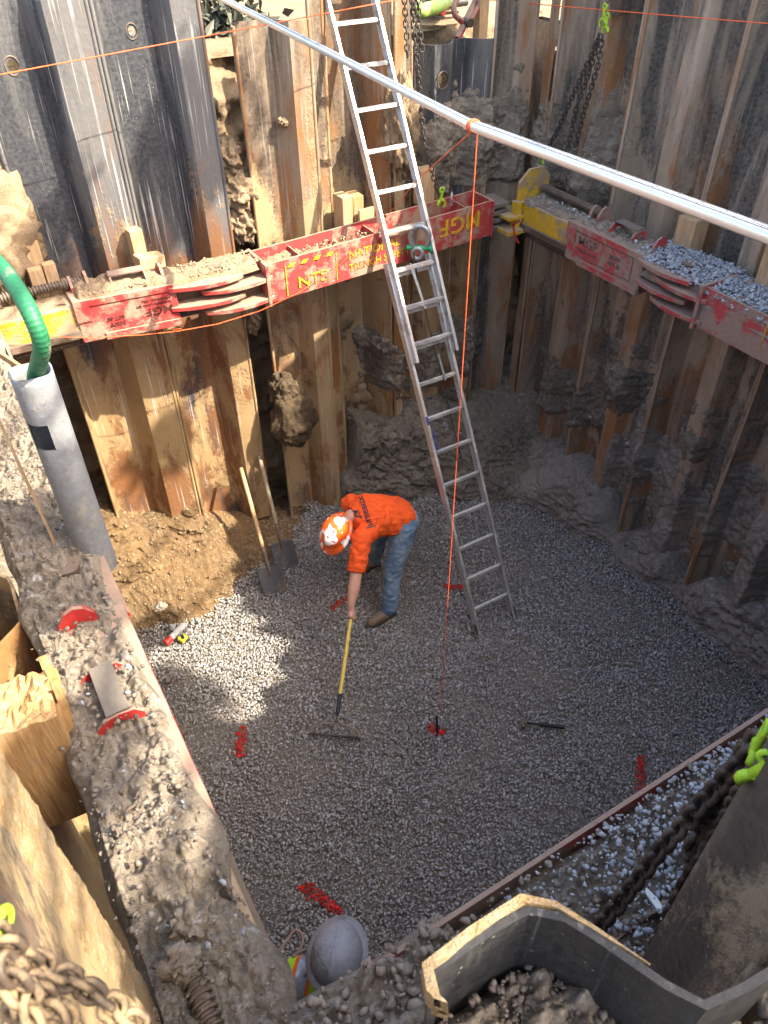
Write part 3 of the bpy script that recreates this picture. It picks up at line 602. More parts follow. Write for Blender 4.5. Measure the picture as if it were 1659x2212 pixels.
def brace(label, M3, ty, ts, tk, tc, te, red='red', leg=True, endfit=True, bulge=.05, caked=False):
    """adjustable brace: yellow inner leg ty..ts, red sleeve ts..tk, hinged knuckle tk..tc, open channel beam tc..te"""
    r = root('brace_beam', V(M3(ty, .15, Z0)), label, 'trench brace', 'hydraulic braces framing the pit')
    RD = M[red]
    if leg:
        m = MB(); bx(m, M3, ty, ts+.12, .025, .285, Z0+.03, Z1-.03); m.build('inner_leg', M['yellow'], r, bevel=.012)
        m = MB(); bx(m, M3, ty+.02, ts, -.002, .022, Z0+.045, Z0+.10); m.build('lower_rail', M['iron'], r, bevel=.004)
        screw(M3, r, ty+.05, ts+.16, .235, Z1+.05, .032); screw(M3, r, ty+.05, ts+.05, .10, Z0-.03, .020, 'lower_screw')
        if not caked: lug(M3, r, ts+.16, .235, Z1, .12, .16, red); lug(M3, r, ts+.05, .235, Z1-.0, .10, .13, red)
        m = MB(); m.lathe([(.001, 0), (.048, 0), (.048, .035), (.001, .035)], V(M3(ts+.0, .235, Z1+.045)), V(M3(1, 0, 0))-V(M3(0, 0, 0)), 6); m.build('nut', M['iron'], r)
    m = MB(); bx(m, M3, ts, tk, 0, .31, Z0, Z1); m.build('sleeve', RD, r, bevel=.010)
    m = MB(); bx(m, M3, ts-.003, ts+.10, -.012, .012, Z0+.16, Z1+.01); bx(m, M3, ts+.10, tk-.02, -.011, .012, Z1-.04, Z1+.008); bx(m, M3, ts+.16, tk-.01, -.010, .01, Z0-.004, Z0+.05); (m.build('stiffener', RD, r, bevel=.003) if not caked else None)
    saddle(M3, r, (ts+tk)/2+.07, .17, Z1, .24, .17, (red, 'grey_steel' if red != 'red' else 'red_grey'))
    lug(M3, r, tk-.04, .19, Z1, .10, .15, red)
    for tt in (ts+.22, tk-.15): lug(lambda t, w_, z: M3(t, w_, 2*Z0-z+.0), r, tt, .08, Z0, .06, .10, red, 'lower_lug')
    # knuckle: lens shaped hinge plates with gaps
    tm = (tk+tc)/2; Lh = (tc-tk)
    for i, z in enumerate((Z1-.035, Z1-.105, Z1-.185, Z1-.265)):
        m = MB(); a0, a1 = (tk-.06, tm+.16) if i % 2 == 0 else (tm-.16, tc+.05); outl = []; N = 14
        for k in range(N+1): s = k/N; outl.append((a0+(a1-a0)*s, -.01-bulge*max(0, math.sin(math.pi*s))**.8))
        for k in range(N+1): s = 1-k/N; outl.append((a0+(a1-a0)*s, .31+.03*max(0, math.sin(math.pi*s))))
        n = len(outl); vs = [V(M3(a, b, z+h)) for h in (-.017, .017) for a, b in outl]
        m.add(vs, [tuple(range(n))[::-1], tuple(range(n, 2*n))]+[(k, (k+1) % n, n+(k+1) % n, n+k) for k in range(n)]); m.build('hinge_plate', RD, r, bevel=.004)
    m = MB(); m.cyl(V(M3(tm, .15, Z0-.02)), V(M3(tm, .15, Z1+.03)), .055, seg=20); m.build('hinge_pin', M['iron'], r)
    m = MB(); bx(m, M3, tk+.02, tc-.02, .08, .26, Z0+.01, Z1-.06); m.build('hinge_core', M['iron'], r)
    m = MB(); bx(m, M3, tc-.015, tc+.012, -.04, .33, Z0-.01, Z1+.012); m.build('flange_plate', RD, r, bevel=.003)
    # universal column laid flat: two upright flanges and a web
    m = MB(); bx(m, M3, tc, te, 0, .016, Z0, Z1, 3); m.build('front_flange', RD, r, bevel=.002)
    m = MB(); bx(m, M3, tc, te, .294, .31, Z0, Z1, 3); m.build('back_flange', RD, r, bevel=.002)
    m = MB(); bx(m, M3, tc, te, .016, .294, Z0+.15, Z0+.162, 3); m.build('web', RD, r)
    for tt in (tc+.33, tc+1.05, te-.25): m = MB(); bx(m, M3, tt, tt+.012, .016, .294, Z0+.162, Z1-.03); m.build('stiffener', RD, r, bevel=.002)
    m = MB(); bx(m, M3, te-.01, te+.012, -.02, .32, Z0, Z1); m.build('end_cap', RD, r, bevel=.003)
    if endfit:
        for i in range(4):
            m = MB(); bx(m, M3, te+.012, te+.20, .0, .26, Z0+.03+i*.065, Z0+.065+i*.065); m.build('end_plate', M['grey_steel'], r, bevel=.004)
    return r
def kink(t):   # the far-left brace bows slightly into the pit at its hinge
    pts = [(-.6, .0), (.6, .0), (1.7, -.13), (2.1, -.13), (4.4, .07), (5, .09)]
    return interp([(a, b) for a, b in pts], t)[0] if False else np.interp(t, [p[0] for p in pts], [p[1] for p in pts])
M1 = lambda t, w_, z: (t, 5.40+w_+float(kink(t)), z)
M2 = lambda t, w_, z: (4.55+w_, 5.40-t, z)
M3_ = lambda t, w_, z: (.14-w_, .72+t, z)
M4 = lambda t, w_, z: (4.57-t, .72-w_, z)
w1 = brace('sunlit red brace along the far left wall, behind the ladder', M1, -.45, .64, 1.35, 2.04, 4.30)
w2 = brace('red brace along the right wall heaped with pale gravel', M2, -.02, .66, 1.52, 2.11, 4.9, 'red_grey', endfit=False)
w3 = brace('mud covered brace running down the left side of the picture', M3_, -.08, .62, 1.75, 2.35, 4.9, 'red_clean', endfit=False, bulge=.0, caked=True)
w4 = brace('near brace with a thin red rim across the lower right', M4, -.3, .4, 1.2, 1.7, 4.22, 'red_grey', endfit=False)
# writing on the far-left brace (the casting is mounted upside down)
def txt(par, M3, s, t, z, size, mat, flip=False, off=-.014, sx=1., rev=1):
    o = V(M3(t, off, z)); ax = (V(M3(t+.1, off, z))-o); ay = V((0, 0, 1))
    if flip: ax = -ax; ay = -ay
    return letters(par, s, size, o, ax, ay, M[mat], sx=sx)
txt(w1, M1, 'MGF', 1.31, Z0+.17, .085, 'letter_d', True, -.003, 1.2)
txt(w1, M1, '305PP', .96, Z0+.115, .045, 'letter_d', True, -.003); txt(w1, M1, '60T-M', .96, Z0+.16, .045, 'letter_d', True, -.003)
txt(w1, M1, 'MAXIMUM LOAD 60T', 1.30, Z0+.205, .026, 'letter_d', True, -.003); txt(w1, M1, 'HYDRAULIC CELL', 1.30, Z0+.235, .026, 'letter_d', True, -.003)
txt(w1, M1, 'NTS', 2.30, Z0+.055, .13, 'letter_y', False, -.003, 1.15)
txt(w1, M1, 'NATIONAL', 2.78, Z0+.165, .095, 'letter_y', False, -.003, 1.05); txt(w1, M1, 'TRENCH SAFETY', 2.78, Z0+.065, .085, 'letter_y', False, -.003, .95)
txt(w1, M1, 'MGF', 4.17, Z1-.055, .20, 'letter_y', True, -.003, 1.15)
m = MB()
for k in range(4): m.prism([(0, 0), (.05, 0), (.075, .03), (.025, .03)], .003, M1(2.22+k*.115, -.004, Z1-.065), (1, 0, 0), (0, 0, 1))
m.build('paint_dashes', M['letter_y'], w1)
m = MB(); 
for a, b in ((2.20, 2.21), (2.66, 2.668)): bx(m, M1, a, b, -.004, -.001, Z0+.02, Z1-.05)
m.build('paint_frame', M['letter_y'], w1)
# writing on the right brace: text runs along -Y as seen from inside the pit
txt(w2, M2, 'MGF', .80, Z0+.17, .10, 'letter_g', False, -.003, 1.1)
txt(w2, M2, '305PP', 1.16, Z0+.175, .050, 'letter_g', False, -.003); txt(w2, M2, '60T-III', 1.16, Z0+.125, .050, 'letter_g', False, -.003); txt(w2, M2, 'HYDRAULIC CELL', .80, Z0+.115, .03, 'letter_g', False, -.003)
m = MB(); bx(m, M2, .77, 1.42, -.005, .001, Z0+.262, Z0+.267); bx(m, M2, .77, 1.42, -.005, .001, Z0+.075, Z0+.08); bx(m, M2, 1.415, 1.42, -.005, .001, Z0+.08, Z0+.262); m.build('name_plate', M['letter_g'], w2)
txt(w2, M2, 'NTS', 2.75, Z0+.055, .16, 'letter_y', False, -.003, 1.05)
m = MB()
for k in range(5): m.prism([(0, 0), (.06, 0), (.085, .03), (.025, .03)], .003, M2(2.68+k*.12, -.004, Z1-.06), (0, -1, 0), (0, 0, 1))
m.build('paint_dashes', M['letter_y'], w2)
m = MB(); bx(m, M2, 2.655, 2.665, -.004, -.001, Z0+.06, Z1-.03); bx(m, M2, 3.13, 3.14, -.004, -.001, Z0+.05, Z1-.05); m.build('paint_frame', M['letter_y'], w2)
# yellow corner bracket at the far corner
cr = root('corner_bracket', (4.75, 5.55, Z0), 'muddy yellow corner bracket with a round screw head in the far corner', 'bracket')
m = MB(); m.prism([(-.16, -.16), (.16, -.16), (.18, .12), (.10, .20), (-.05, .20), (-.16, .10)], .03, (4.70, 5.42, Z1+.02), (1, 0, 0), (0, 0, 1)); m.build('upright_plate', M['yellow'], cr, bevel=.004)
m = MB(); m.span((4.38, 5.30, Z0+.02), (4.60, 5.62, Z0+.06)); m.span((4.40, 5.34, Z0+.14), (4.62, 5.62, Z0+.17)); m.build('lower_plate', M['yellow'], cr, bevel=.004)
m = MB(); m.span((4.5, 5.36, Z0-.02), (4.56, 5.44, Z1-.03)); m.build('side_plate', M['yellow'], cr, bevel=.004)
m = MB(); m.tube([onz(1125, 475, 3.1), onz(1108, 485, 3.0), onz(1112, 510, 2.9), onz(1120, 525, 2.83)], .008, 6); m.build('red_cable', M['red_clean'], cr)

# ------------------------------------------------------------------ soil and stones lying on the braces
def heap(M3, t0, t1, w0, w1, z, hmax, mat, label, nt_=160, nw=36, rough=.05, edge=.04, seed=0, name='soil', hf=None, fine_=False):
    def fn(a, b):
        t = t0+(t1-t0)*a; w_ = w0+(w1-w0)*b; e = min(1, min(b, 1-b)/.12)*min(1, min(a, 1-a)/.02)
        p = V((t, w_*1.2, seed)); h = hmax(t) if callable(hmax) else hmax
        if hf: h *= hf(t, w_)
        c0_ = mn.voronoi(p*26+V((mn.noise(p*20),)*3)*.5)[0][0] if fine_ else 0
        zz = z-.03+(.03+h*(.65+.7*mn.noise(p*2.5)))*e**.6+e*(rough*abs(mn.noise(p*7))+rough*.6*mn.noise(p*17)+rough*.3*mn.noise(p*45)-(rough*.7*(c0_-.35) if fine_ else 0))
        w_ += edge*mn.noise(V((t*4, b*2, seed+3)))*(1 if b > .9 or b < .1 else 0)
        return M3(t, w_, zz)
    o = MB().grid(fn, nt_, nw).build(name, M[mat]); return tag(o, label, None, None, 'stuff')
def scatter(M3, name, n, t0, t1, w0, w1, z, s0, s1, mat, label, dens=None, zf=None):
    pts = []; k = 0
    while len(pts) < n and k < n*20:
        k += 1; t = random.uniform(t0, t1); w_ = random.uniform(w0, w1)
        if dens and random.random() > dens(t, w_): continue
        pts.append(M3(t, w_, (zf(t, w_) if zf else z)+random.uniform(-.004, .006)))
    s = np.array([s0+(s1-s0)*random.random()**2.2 for _ in pts])
    return tag(rocks(name, pts, s, M[mat]), label, None, None, 'stuff')
heap(M1, .68, 2.0, .02, .30, Z1, .035, 'soil_tan', 'dry soil on the sleeve of the far left brace', seed=1, rough=.03)
heap(M1, 2.06, 4.28, .02, .29, Z0+.16, lambda t: .10 if t < 2.6 else (.05 if t < 3.6 else .01), 'soil_tan', 'dry soil lying in the channel of the far left brace', seed=2)
scatter(M1, 'soil_clods', 900, .7, 3.2, .03, .28, Z1, .004, .016, 'clod_tan', 'small clods of dry soil on the far left brace', zf=lambda t, w_: (Z1+.025) if t < 2.04 else Z0+.24)
heap(M1, -.35, .62, .03, .26, Z1-.03, .02, 'soil_tan', 'soil on the yellow leg of the far left brace', seed=3, rough=.02)
heap(M2, .0, 1.5, .03, .30, Z1-.02, .025, 'soil_grey', 'soil on the sleeve of the right brace', seed=4, rough=.04)
heap(M2, 1.45, 4.6, -.0, .40, Z0+.20, lambda t: .10, 'soil_grey', 'soil bed under the pale gravel on the right brace', seed=5)
scatter(M2, 'pale_gravel', 5200, 1.40, 3.6, .0, .46, Z1, .008, .022, 'limestone', 'pale blue gravel heaped on the right brace', zf=lambda t, w_: Z1-.015+.035*math.sin(math.pi*min(1, max(0, w_/.46)))+random.uniform(-.02, .01)-(.0 if t < 2.1 else .02))
scatter(M2, 'loose_stones', 60, .1, 1.5, .05, .3, Z1, .006, .02, 'limestone', 'loose pale stones on the sleeve of the right brace', zf=lambda t, w_: Z1+.03)
# left brace: thick lumpy crust of soil over most of the beam
def h3(t, w_):
    t0_ = .55*math.exp(-((t-1.2)/.5)**2)
    return t0_+h3b(t, w_)
def h3b(t, w_):
    near = max(0, min(1, (1.15-t)/.5)); far = max(0, min(1, (t-2.0)/.5)); return .55+1.7*near*(.3+max(0, min(1, (w_-.02)/.12)))+1.0*far
heap(M3_, -.30, 4.6, .018, .38, Z1, .050, 'soil_grey', 'thick grey brown soil crust on the left brace', 900, 84, .045, .05, 6, hf=h3, fine_=True)
scatter(M3_, 'soil_clods', 1500, -.3, 3.3, .03, .38, Z1, .003, .013, 'clod_w3', 'crumbled clods of soil on the left brace', zf=lambda t, w_: Z1+.012+.055*h3(t, w_)*(.4+.6*min(1, min(w_, .38-w_)/.1)))
scatter(M3_, 'loose_stones', 26, .2, 1.4, .05, .32, Z1, .008, .016, 'limestone', 'few pale stones scattered on the left brace', zf=lambda t, w_: Z1+.10)
# near right brace
def h4(t, w_): return 1.
heap(M4, 1.8, 4.22, .018, .41, Z0+.24, .06, 'soil_grey', 'grey soil filling the channel of the near right brace', 400, 64, .05, .03, 8, fine_=True)
scatter(M4, 'pale_gravel', 1700, 2.2, 3.9, .03, .38, Z1, .004, .015, 'limestone', 'pale stones scattered on the near right brace', dens=lambda t, w_: max(.05, 1-abs(t-3.05)*1.2) if t > 2.6 else .5, zf=lambda t, w_: Z0+.325)
scatter(M4, 'soil_clods', 1300, 2.3, 4.4, .03, .40, Z1, .003, .016, 'clod', 'clods of soil on the near right brace', zf=lambda t, w_: Z0+.320)
# soil bridging the near corner in front of the second worker
heap(lambda a, b, z: (a, b, z), -.15, .62, .30, .76, Z1-.06, .10, 'soil_grey', 'crusted soil over the near corner of the braces', 160, 100, .06, .03, 9, fine_=True)
scatter(lambda a, b, z: (a, b, z), 'soil_clods', 420, -.1, .6, .32, .72, Z1, .006, .022, 'clod', 'clods of soil at the near corner', zf=lambda t, w_: Z1+.06)
# rubble against the outside of the near sheets
heap(lambda a, b, z: (a, b, z), .20, .52, .0, .315, 4.08, .10, 'soil_grey', 'rubble caught in the hollow of the near sheet', 110, 110, .07, .0, 12, fine_=True, name='ground_rubble')
scatter(lambda a, b, z: (a, b, z), 'ground_stones', 900, .25, .50, .03, .30, 4.0, .003, .011, 'clod_dark', 'broken stones in the hollow of the near sheet', zf=lambda t, w_: 4.15)
heap(lambda a, b, z: (a, b, z), -.2, 1.8, -.40, .07, 4.0, .10, 'soil_dark', 'rubble covered ground right under the viewer', 200, 60, .08, .0, 10, name='ground_rubble')
scatter(lambda a, b, z: (a, b, z), 'ground_stones', 900, .0, 1.5, -.30, .06, 4.0, .005, .030, 'clod_dark', 'broken stones on the ground outside the near sheets', zf=lambda t, w_: 4.12)

# ------------------------------------------------------------------ timber blocks
def block(label, c, size, mat='wood', rz=0., parts=1, tilt=(0, 0), group='timber packing blocks behind the braces'):
    q = Matrix.Rotation(rz, 3, 'Z') @ Matrix.Rotation(tilt[0], 3, 'X') @ Matrix.Rotation(tilt[1], 3, 'Y'); ax = [q @ V(a) for a in ((1, 0, 0), (0, 1, 0), (0, 0, 1))]
    o = MB().box(c, size, ax).build('timber_block', M[mat], None, c, bevel=.006); return tag(o, label, 'timber block', group)
block('left of two sawn timber blocks standing together left of the ladder', (3.01, 5.83, 3.19), (.10, .16, .34), rz=.05)
block('right of two sawn timber blocks standing together left of the ladder', (3.125, 5.84, 3.18), (.10, .15, .33), 'wood_y', -.03)
block('thin flat timber piece leaning on the far left brace beside the ladder', (3.17, 5.72, 3.17), (.15, .03, .16), rz=.08)
block('muddy timber block standing right of the ladder behind the red channel', (3.85, 5.88, 3.27), (.15, .12, .30))
block('weathered timber block at the far left, taller one behind the screw', (.52, 5.86, 3.30), (.13, .08, .38), 'wood', .06)
block('left of two short timber wedges beside the far left screw', (.50, 5.74, 3.21), (.095, .07, .26), 'wood', .0)
block('right of two short timber wedges beside the far left screw', (.60, 5.75, 3.22), (.085, .07, .27), 'wood', .02)
block('small timber block behind the far left bracket', (1.26, 5.84, 3.30), (.10, .10, .26), 'wood', .1)
block('flat timber offcut lying behind the far left bracket', (1.30, 5.72, 3.22), (.20, .12, .09), 'wood', .15, tilt=(0, .12))
block('square timber block standing behind the gravel heaped brace', (4.98, 3.86, 3.20), (.16, .17, .42), 'wood', .04)
block('tall pale timber post at the right picture edge', (4.98, 3.10, 3.30), (.12, .15, .75), 'wood', .02)
# split timber at the left
st = root('split_timber', (-.31, 2.05, 2.9), 'large yellow timber block with a splintered top wedged at the left edge', 'timber block')
m = MB(); m.box((-.335, 1.99, 3.07), (.27, .22, .62), [Matrix.Rotation(R(-6), 3, 'Z') @ V(a) for a in ((1, 0, 0), (0, 1, 0), (0, 0, 1))]); o = m.build('timber', M['wood_y'], st)
bm = bmesh.new(); bm.from_mesh(o.data); bmesh.ops.subdivide_edges(bm, edges=bm.edges, cuts=16, use_grid_fill=True)
for v in bm.verts:
    if v.co.z > .46: v.co.z += .05*abs(mn.noise(V((v.co.x*22, v.co.y*22, 0))))-.02+.06*mn.noise(V((v.co.x*7, v.co.y*7, 5)))
    v.co += V((mn.noise(v.co*V((14, 14, 1.5))) if False else mn.noise(V((v.co.x*14, v.co.y*14, v.co.z*1.5))), mn.noise(V((v.co.x*14+9, v.co.y*14, v.co.z*1.5))), 0))*.006
bm.to_mesh(o.data); bm.free()
m = MB()
for k in range(9):
    x, y = -.195-.018*random.random(), 1.91+.022*k; h = random.uniform(.0, .07); z0 = 3.06+random.uniform(-.05, .05); m.prism([(0, 0), (.019, 0), (.017, h+.25), (.009, h+.30), (.0, h+.24)], .028, (x+.012*math.sin(k*2), y, z0), (0, 1, 0), V((.05, 0, 1)).normalized())
m.build('splinter', M['wood_y'], st)

# ------------------------------------------------------------------ ladder (two sliding sections)
LX, LY, LS = 3.06, 3.60, .548
ldir = V((0, LS, 1)).normalized(); lnrm = V((0, -1, LS)).normalized()
def lp(z, off=0., x=0.): return V((LX+x, LY+LS*z, z))+lnrm*off
lad = root('extension_ladder', lp(0, 0, .21), 'worn aluminium extension ladder standing in the gravel and leaning over the red brace', 'ladder')
RH = .305/ldir.z*ldir.z   # rung pitch along the rail
def rail(z0, z1, off, x, side, name='rail'):
    a, b = lp(z0, off, x), lp(z1, off, x); m = MB(); m.beam(a, b, .006, .068, lnrm)
    xx = V((1, 0, 0)); e = xx*(.011*side)
    m.beam(a+lnrm*.031+e, b+lnrm*.031+e, .026, .006, lnrm); m.beam(a-lnrm*.031+e, b-lnrm*.031+e, .026, .006, lnrm)
    # fix orientation of the web (thin across X)
    m2 = MB(); L = (b-a).length; c = (a+b)/2
    m2.box(c, (.005, .070, L), (V((1, 0, 0)), lnrm, ldir)); m2.box(c+lnrm*.032+e, (.026, .006, L), (V((1, 0, 0)), lnrm, ldir)); m2.box(c-lnrm*.032+e, (.026, .006, L), (V((1, 0, 0)), lnrm, ldir))
    return m2.build(name, M['alu'], lad, bevel=.001)
W_ = .425
rail(-.03, 2.97, 0, 0, 1); rail(-.03, 2.97, 0, W_, -1)
rail(2.24, 5.0, .052, .022, 1, 'fly_rail'); rail(2.24, 5.0, .052, W_+.022, -1, 'fly_rail')
dz = .305*ldir.z
def rung0(z, off, x0, x1):
    c0, c1 = lp(z, off, x0), lp(z, off, x1); poly = [(-.017, -.010), (-.012, .014), (.012, .016), (.018, .004), (.012, -.014)]; m = MB()
    n = len(poly); ax = V((0, 1, 0)); ay = V((0, 0, 1)); vs = [c+ax*a+ay*b for c in (c0, c1) for a, b in poly]
    m.add(vs, [tuple(range(n)), tuple(range(n, 2*n))[::-1]]+[(i, (i+1) % n, n+(i+1) % n, n+i) for i in range(n)]); return m.build('rung', M['alu'], lad)
r0 = rung0(.20, 0, .0, W_); z = .20
while z+dz < 2.94:
    z += dz; c = r0.copy(); COL.objects.link(c); c.parent = lad; c.location = r0.location+V((0, LS, 1))*(z-.20)
zf0 = .20+8*dz+.03
rf = rung0(zf0, .052, .022, W_+.022); rf.name = 'fly_rung'; z = zf0
while z+dz < 4.95:
    z += dz; c = rf.copy(); COL.objects.link(c); c.parent = lad; c.location = rf.location+V((0, LS, 1))*(z-zf0)
for x, e in ((0, -1), (W_, 1)):
    m = MB(); p = lp(.0, -.01, x); m.box(p+V((.01*e, 0, -.005)), (.035, .10, .03)); m.box(p+V((.012*e, -.01, .05)), (.008, .045, .12), (V((1, 0, 0)), lnrm, ldir)); m.build('foot', M['iron'], lad, bevel=.003)
m = MB(); m.tube([lp(3.0, .06, .25)]+[lp(3.0-k*.2, .02-.012*k, .25+.008*k) for k in range(1, 9)], .005, 5); m.build('rope', M['black'], lad)
m = MB(); m.beam(lp(2.93, .05, .20), lp(2.60, .05, .24), .022, .014, lnrm); m.beam(lp(2.25, .03, .27), lp(2.05, .03, .28), .014, .014, lnrm); m.build('rung_lock', M['galv'], lad)
# maker's name running up the left rail
letters(lad, 'WERNER', .048, lp(1.72, .0365, .024), -ldir, V((1, 0, 0)), M['ink_blue'], ext=.0006)
m = MB(); m.box(lp(1.80, .0368, .012), (.022, .0008, .075), (V((1, 0, 0)), lnrm, ldir)); m.build('sticker', M['ink_blue'], lad)
m = MB(); m.box(lp(3.85, .0895, .022+W_-.011), (.020, .0008, .20), (V((1, 0, 0)), lnrm, ldir)); m.build('sticker', M['galv'], lad)

# ------------------------------------------------------------------ aluminium staff spanning the pit
TIE = V((2.145, 2.895, 4.655))
ea = ony(486, 0, 6.45); eb = ony(1659, 508, 1.30)
da = (ea-TIE).normalized(); db = (eb-TIE).normalized(); s0 = ea+da*.3; s1 = eb+db*.9; sd = db
stf = root('measuring_staff', s0, 'silver graduated aluminium staff laid across the whole pit above the ladder', 'measuring staff')
pr = []
for k in range(20): a = 2*math.pi*k/20; pr.append((.027*math.copysign(abs(math.cos(a))**.75, math.cos(a)), .021*math.copysign(abs(math.sin(a))**.75, math.sin(a))))
sx_ = sd.cross(V((0, 0, 1))).normalized(); sz_ = sx_.cross(sd)
def staffsec(a, b, sc):
    d = (b-a).normalized(); sx = d.cross(V((0, 0, 1))).normalized(); sz = sx.cross(d); n = len(pr); m = MB(); vs = [c+sx*p*sc+sz*q*sc for c in (a, b) for p, q in pr]
    m.add(vs, [(i, (i+1) % n, n+(i+1) % n, n+i) for i in range(n)], True); m.add(vs, [tuple(range(n))[::-1], tuple(range(n, 2*n))]); m.build('tube', M['alu_staff'], stf)
    for o_ in (-.013, .013): MB().beam(a+sz*.0205*sc+sx*o_*sc, b+sz*.0205*sc+sx*o_*sc, .0022, .002, sz).build('rib', M['galv'], stf)
    t = MB(); L = (b-a).length; p = .03; k = 0
    while p < L-.02:
        t.box(a+d*p+sz*(.0212*sc)+sx*.004*sc, (.004, .007 if k % 5 else .013, .0006), (d, sx, sz)); p += .01; k += 1
    t.build('graduation', M['ink'], stf); p = .08; k = 1
    while p < L:
        mm = digits[k % 10]; o = bpy.data.objects.new('numeral', mm); COL.objects.link(o); o.parent = stf; q = a+d*p+sz*(.0214*sc)-sx*.005*sc
        o.matrix_local = Matrix(((d.x, -sx.x, sz.x, q.x-s0.x), (d.y, -sx.y, sz.y, q.y-s0.y), (d.z, -sx.z, sz.z, q.z-s0.z), (0, 0, 0, 1))); p += .10; k += 1
digits = []
for k in range(10):
    c = bpy.data.curves.new('d', 'FONT'); c.body = str(k); c.size = .024; c.offset = .0003; mm = freeze(bpy.data.objects.new('d', c)); mm.materials.append(M['ink']); digits.append(mm)
staffsec(s0, TIE-db*.02-V((0, 0, .0)), .88); staffsec(TIE-db*.05, s1, 1.)

# ------------------------------------------------------------------ strings
def cord(name, pts, r, mat, label, cat='string', group=None, seg=6):
    return tag(MB().tube(pts, r, seg).build(name, M[mat], None, pts[0]), label, cat, group)
def sag(a, b, n, s): return [V(a).lerp(V(b), i/n)-V((0, 0, s*4*(i/n)*(1-i/n))) for i in range(n+1)]
a = ony(0, 160, 5.5); b = ony(850, 0, 5.5); cord('string_line', sag(a-(b-a)*.3, b+(b-a)*.25, 12, .004), .0035, 'string', 'taut orange string line crossing in front of the far left sheets', 'string', 'orange string lines')
a = onx(1060, 0, 4.9); b = onx(1659, 50, 4.9); cord('string_line', sag(a-(b-a)*.1, b+(b-a)*.3, 12, .003), .0035, 'string', 'taut orange string line along the top of the right sheets', 'string', 'orange string lines')
pin = onz(945, 1580, 0)
cord('plumb_string', [TIE+V((.02, 0, -.02)), V((pin.x+.02, pin.y, .17))], .0026, 'string', 'orange string hanging plumb from the staff to the steel pin', 'string', 'orange string lines')
pts = [TIE+V((-.015, 0, -.022)), ony(905, 385, 4.6), ony(800, 510, 5.2), ony(720, 585, 5.15), ony(640, 635, 5.12), ony(560, 672, 5.12), ony(470, 700, 5.15), ony(380, 716, 5.2), ony(300, 724, 5.25), ony(200, 729, 5.3), ony(100, 728, 5.33), ony(0, 724, 5.36), ony(-60, 720, 5.36)]
cord('slack_string', pts, .003, 'string', 'slack orange string drooping from the staff across the far left brace', 'string', 'orange string lines')
cord('cord_end', [ony(380, 716, 5.2)+V((0, 0, .0)), ony(372, 712, 5.15), ony(392, 710, 5.13)], .003, 'string', 'short frayed orange string end under the far left brace')
m = MB()
for k in range(3):
    c = TIE+sd*(-.012+.008*k); m.tube([c+sx_*.030*math.cos(2*math.pi*i/16)+sz_*.026*math.sin(2*math.pi*i/16) for i in range(16)], .004, 6, True)
tag(m.build('string_knot', M['string'], None, TIE), 'orange string wrapped round the middle of the staff', 'string knot')

# ------------------------------------------------------------------ chains
def link_pts(c, d, side, L, W):
    pts = []; n = 6; a = L/2-W/2
    for i in range(n+1): t = -math.pi/2+math.pi*i/n; pts.append(c+d*(a+math.cos(t)*W/2)+side*math.sin(t)*W/2)
    for i in range(n+1): t = math.pi/2+math.pi*i/n; pts.append(c+d*(-a+math.cos(t)*W/2)+side*math.sin(t)*W/2)
    return pts
def chainm(m, path, L=.055, W=.034, r=.0055, jit=.0):
    path = [V(p) for p in path]; seg = [(b-a).length for a, b in zip(path, path[1:])]; tot = sum(seg); step = L-2*r*1.5; n = int(tot/step)
    def at(s):
        for i, l in enumerate(seg):
            if s <= l or i == len(seg)-1: return path[i].lerp(path[i+1], min(1, s/l))
            s -= l
    for k in range(n):
        c = at((k+.5)*step); d = (at((k+1)*step)-at(k*step)).normalized(); x, y, _ = basis(d); an = (k % 2)*math.pi/2+.5+random.uniform(-.35, .35); side = x*math.cos(an)+y*math.sin(an)
        m.tube(link_pts(c, d, side, L, W), r, 6, True)
    return m
def hook(parent, p, sc, mat, ax=V((1, 0, 0)), dn=V((0, 0, -1))):
    m = MB(); pts = []
    for i in range(15): t = R(200-260*i/14); pts.append(p+ax*math.cos(t)*.030*sc+dn*(.05+math.sin(-t)*-.0*sc)*sc-dn*math.sin(t)*.030*sc)
    m.tube([p-dn*.045*sc, p-dn*.01*sc]+pts, .010*sc, 8, rf=lambda s: sc*(.011-.006*max(0, s-.6)/.4))
    m.tube([p-dn*(.05)*sc+ax*math.cos(2*math.pi*i/12)*.018*sc-dn*math.sin(2*math.pi*i/12)*.018*sc for i in range(12)], .007*sc, 6, True)
    return m.build('hook', mat, parent)
def shackle(p, sc, label, ax=V((1, 0, 0)), pinm='galv', bodym='galv', parent=None):
    r = root('shackle', p, label, 'shackle') if parent is None else parent
    m = MB(); pts = [p+ax*.030*sc+V((0, 0, -.04*sc))]
    for i in range(13): t = math.pi*i/12; pts.append(p+ax*math.cos(t)*.042*sc+V((0, 0, math.sin(t)*.05*sc)))
    pts.append(p-ax*.030*sc+V((0, 0, -.04*sc))); m.tube(pts, .0115*sc, 10); m.build('bow' if parent is None else 'shackle_bow', M[bodym], r)
    m = MB(); m.cyl(p+ax*.055*sc+V((0, 0, -.045*sc)), p-ax*.055*sc+V((0, 0, -.045*sc)), .012*sc, seg=12); m.cyl(p+ax*.045*sc+V((0, 0, -.045*sc)), p+ax*.066*sc+V((0, 0, -.045*sc)), .024*sc, seg=6); m.build('pin' if parent is None else 'shackle_pin', M[pinm], r)
    return r
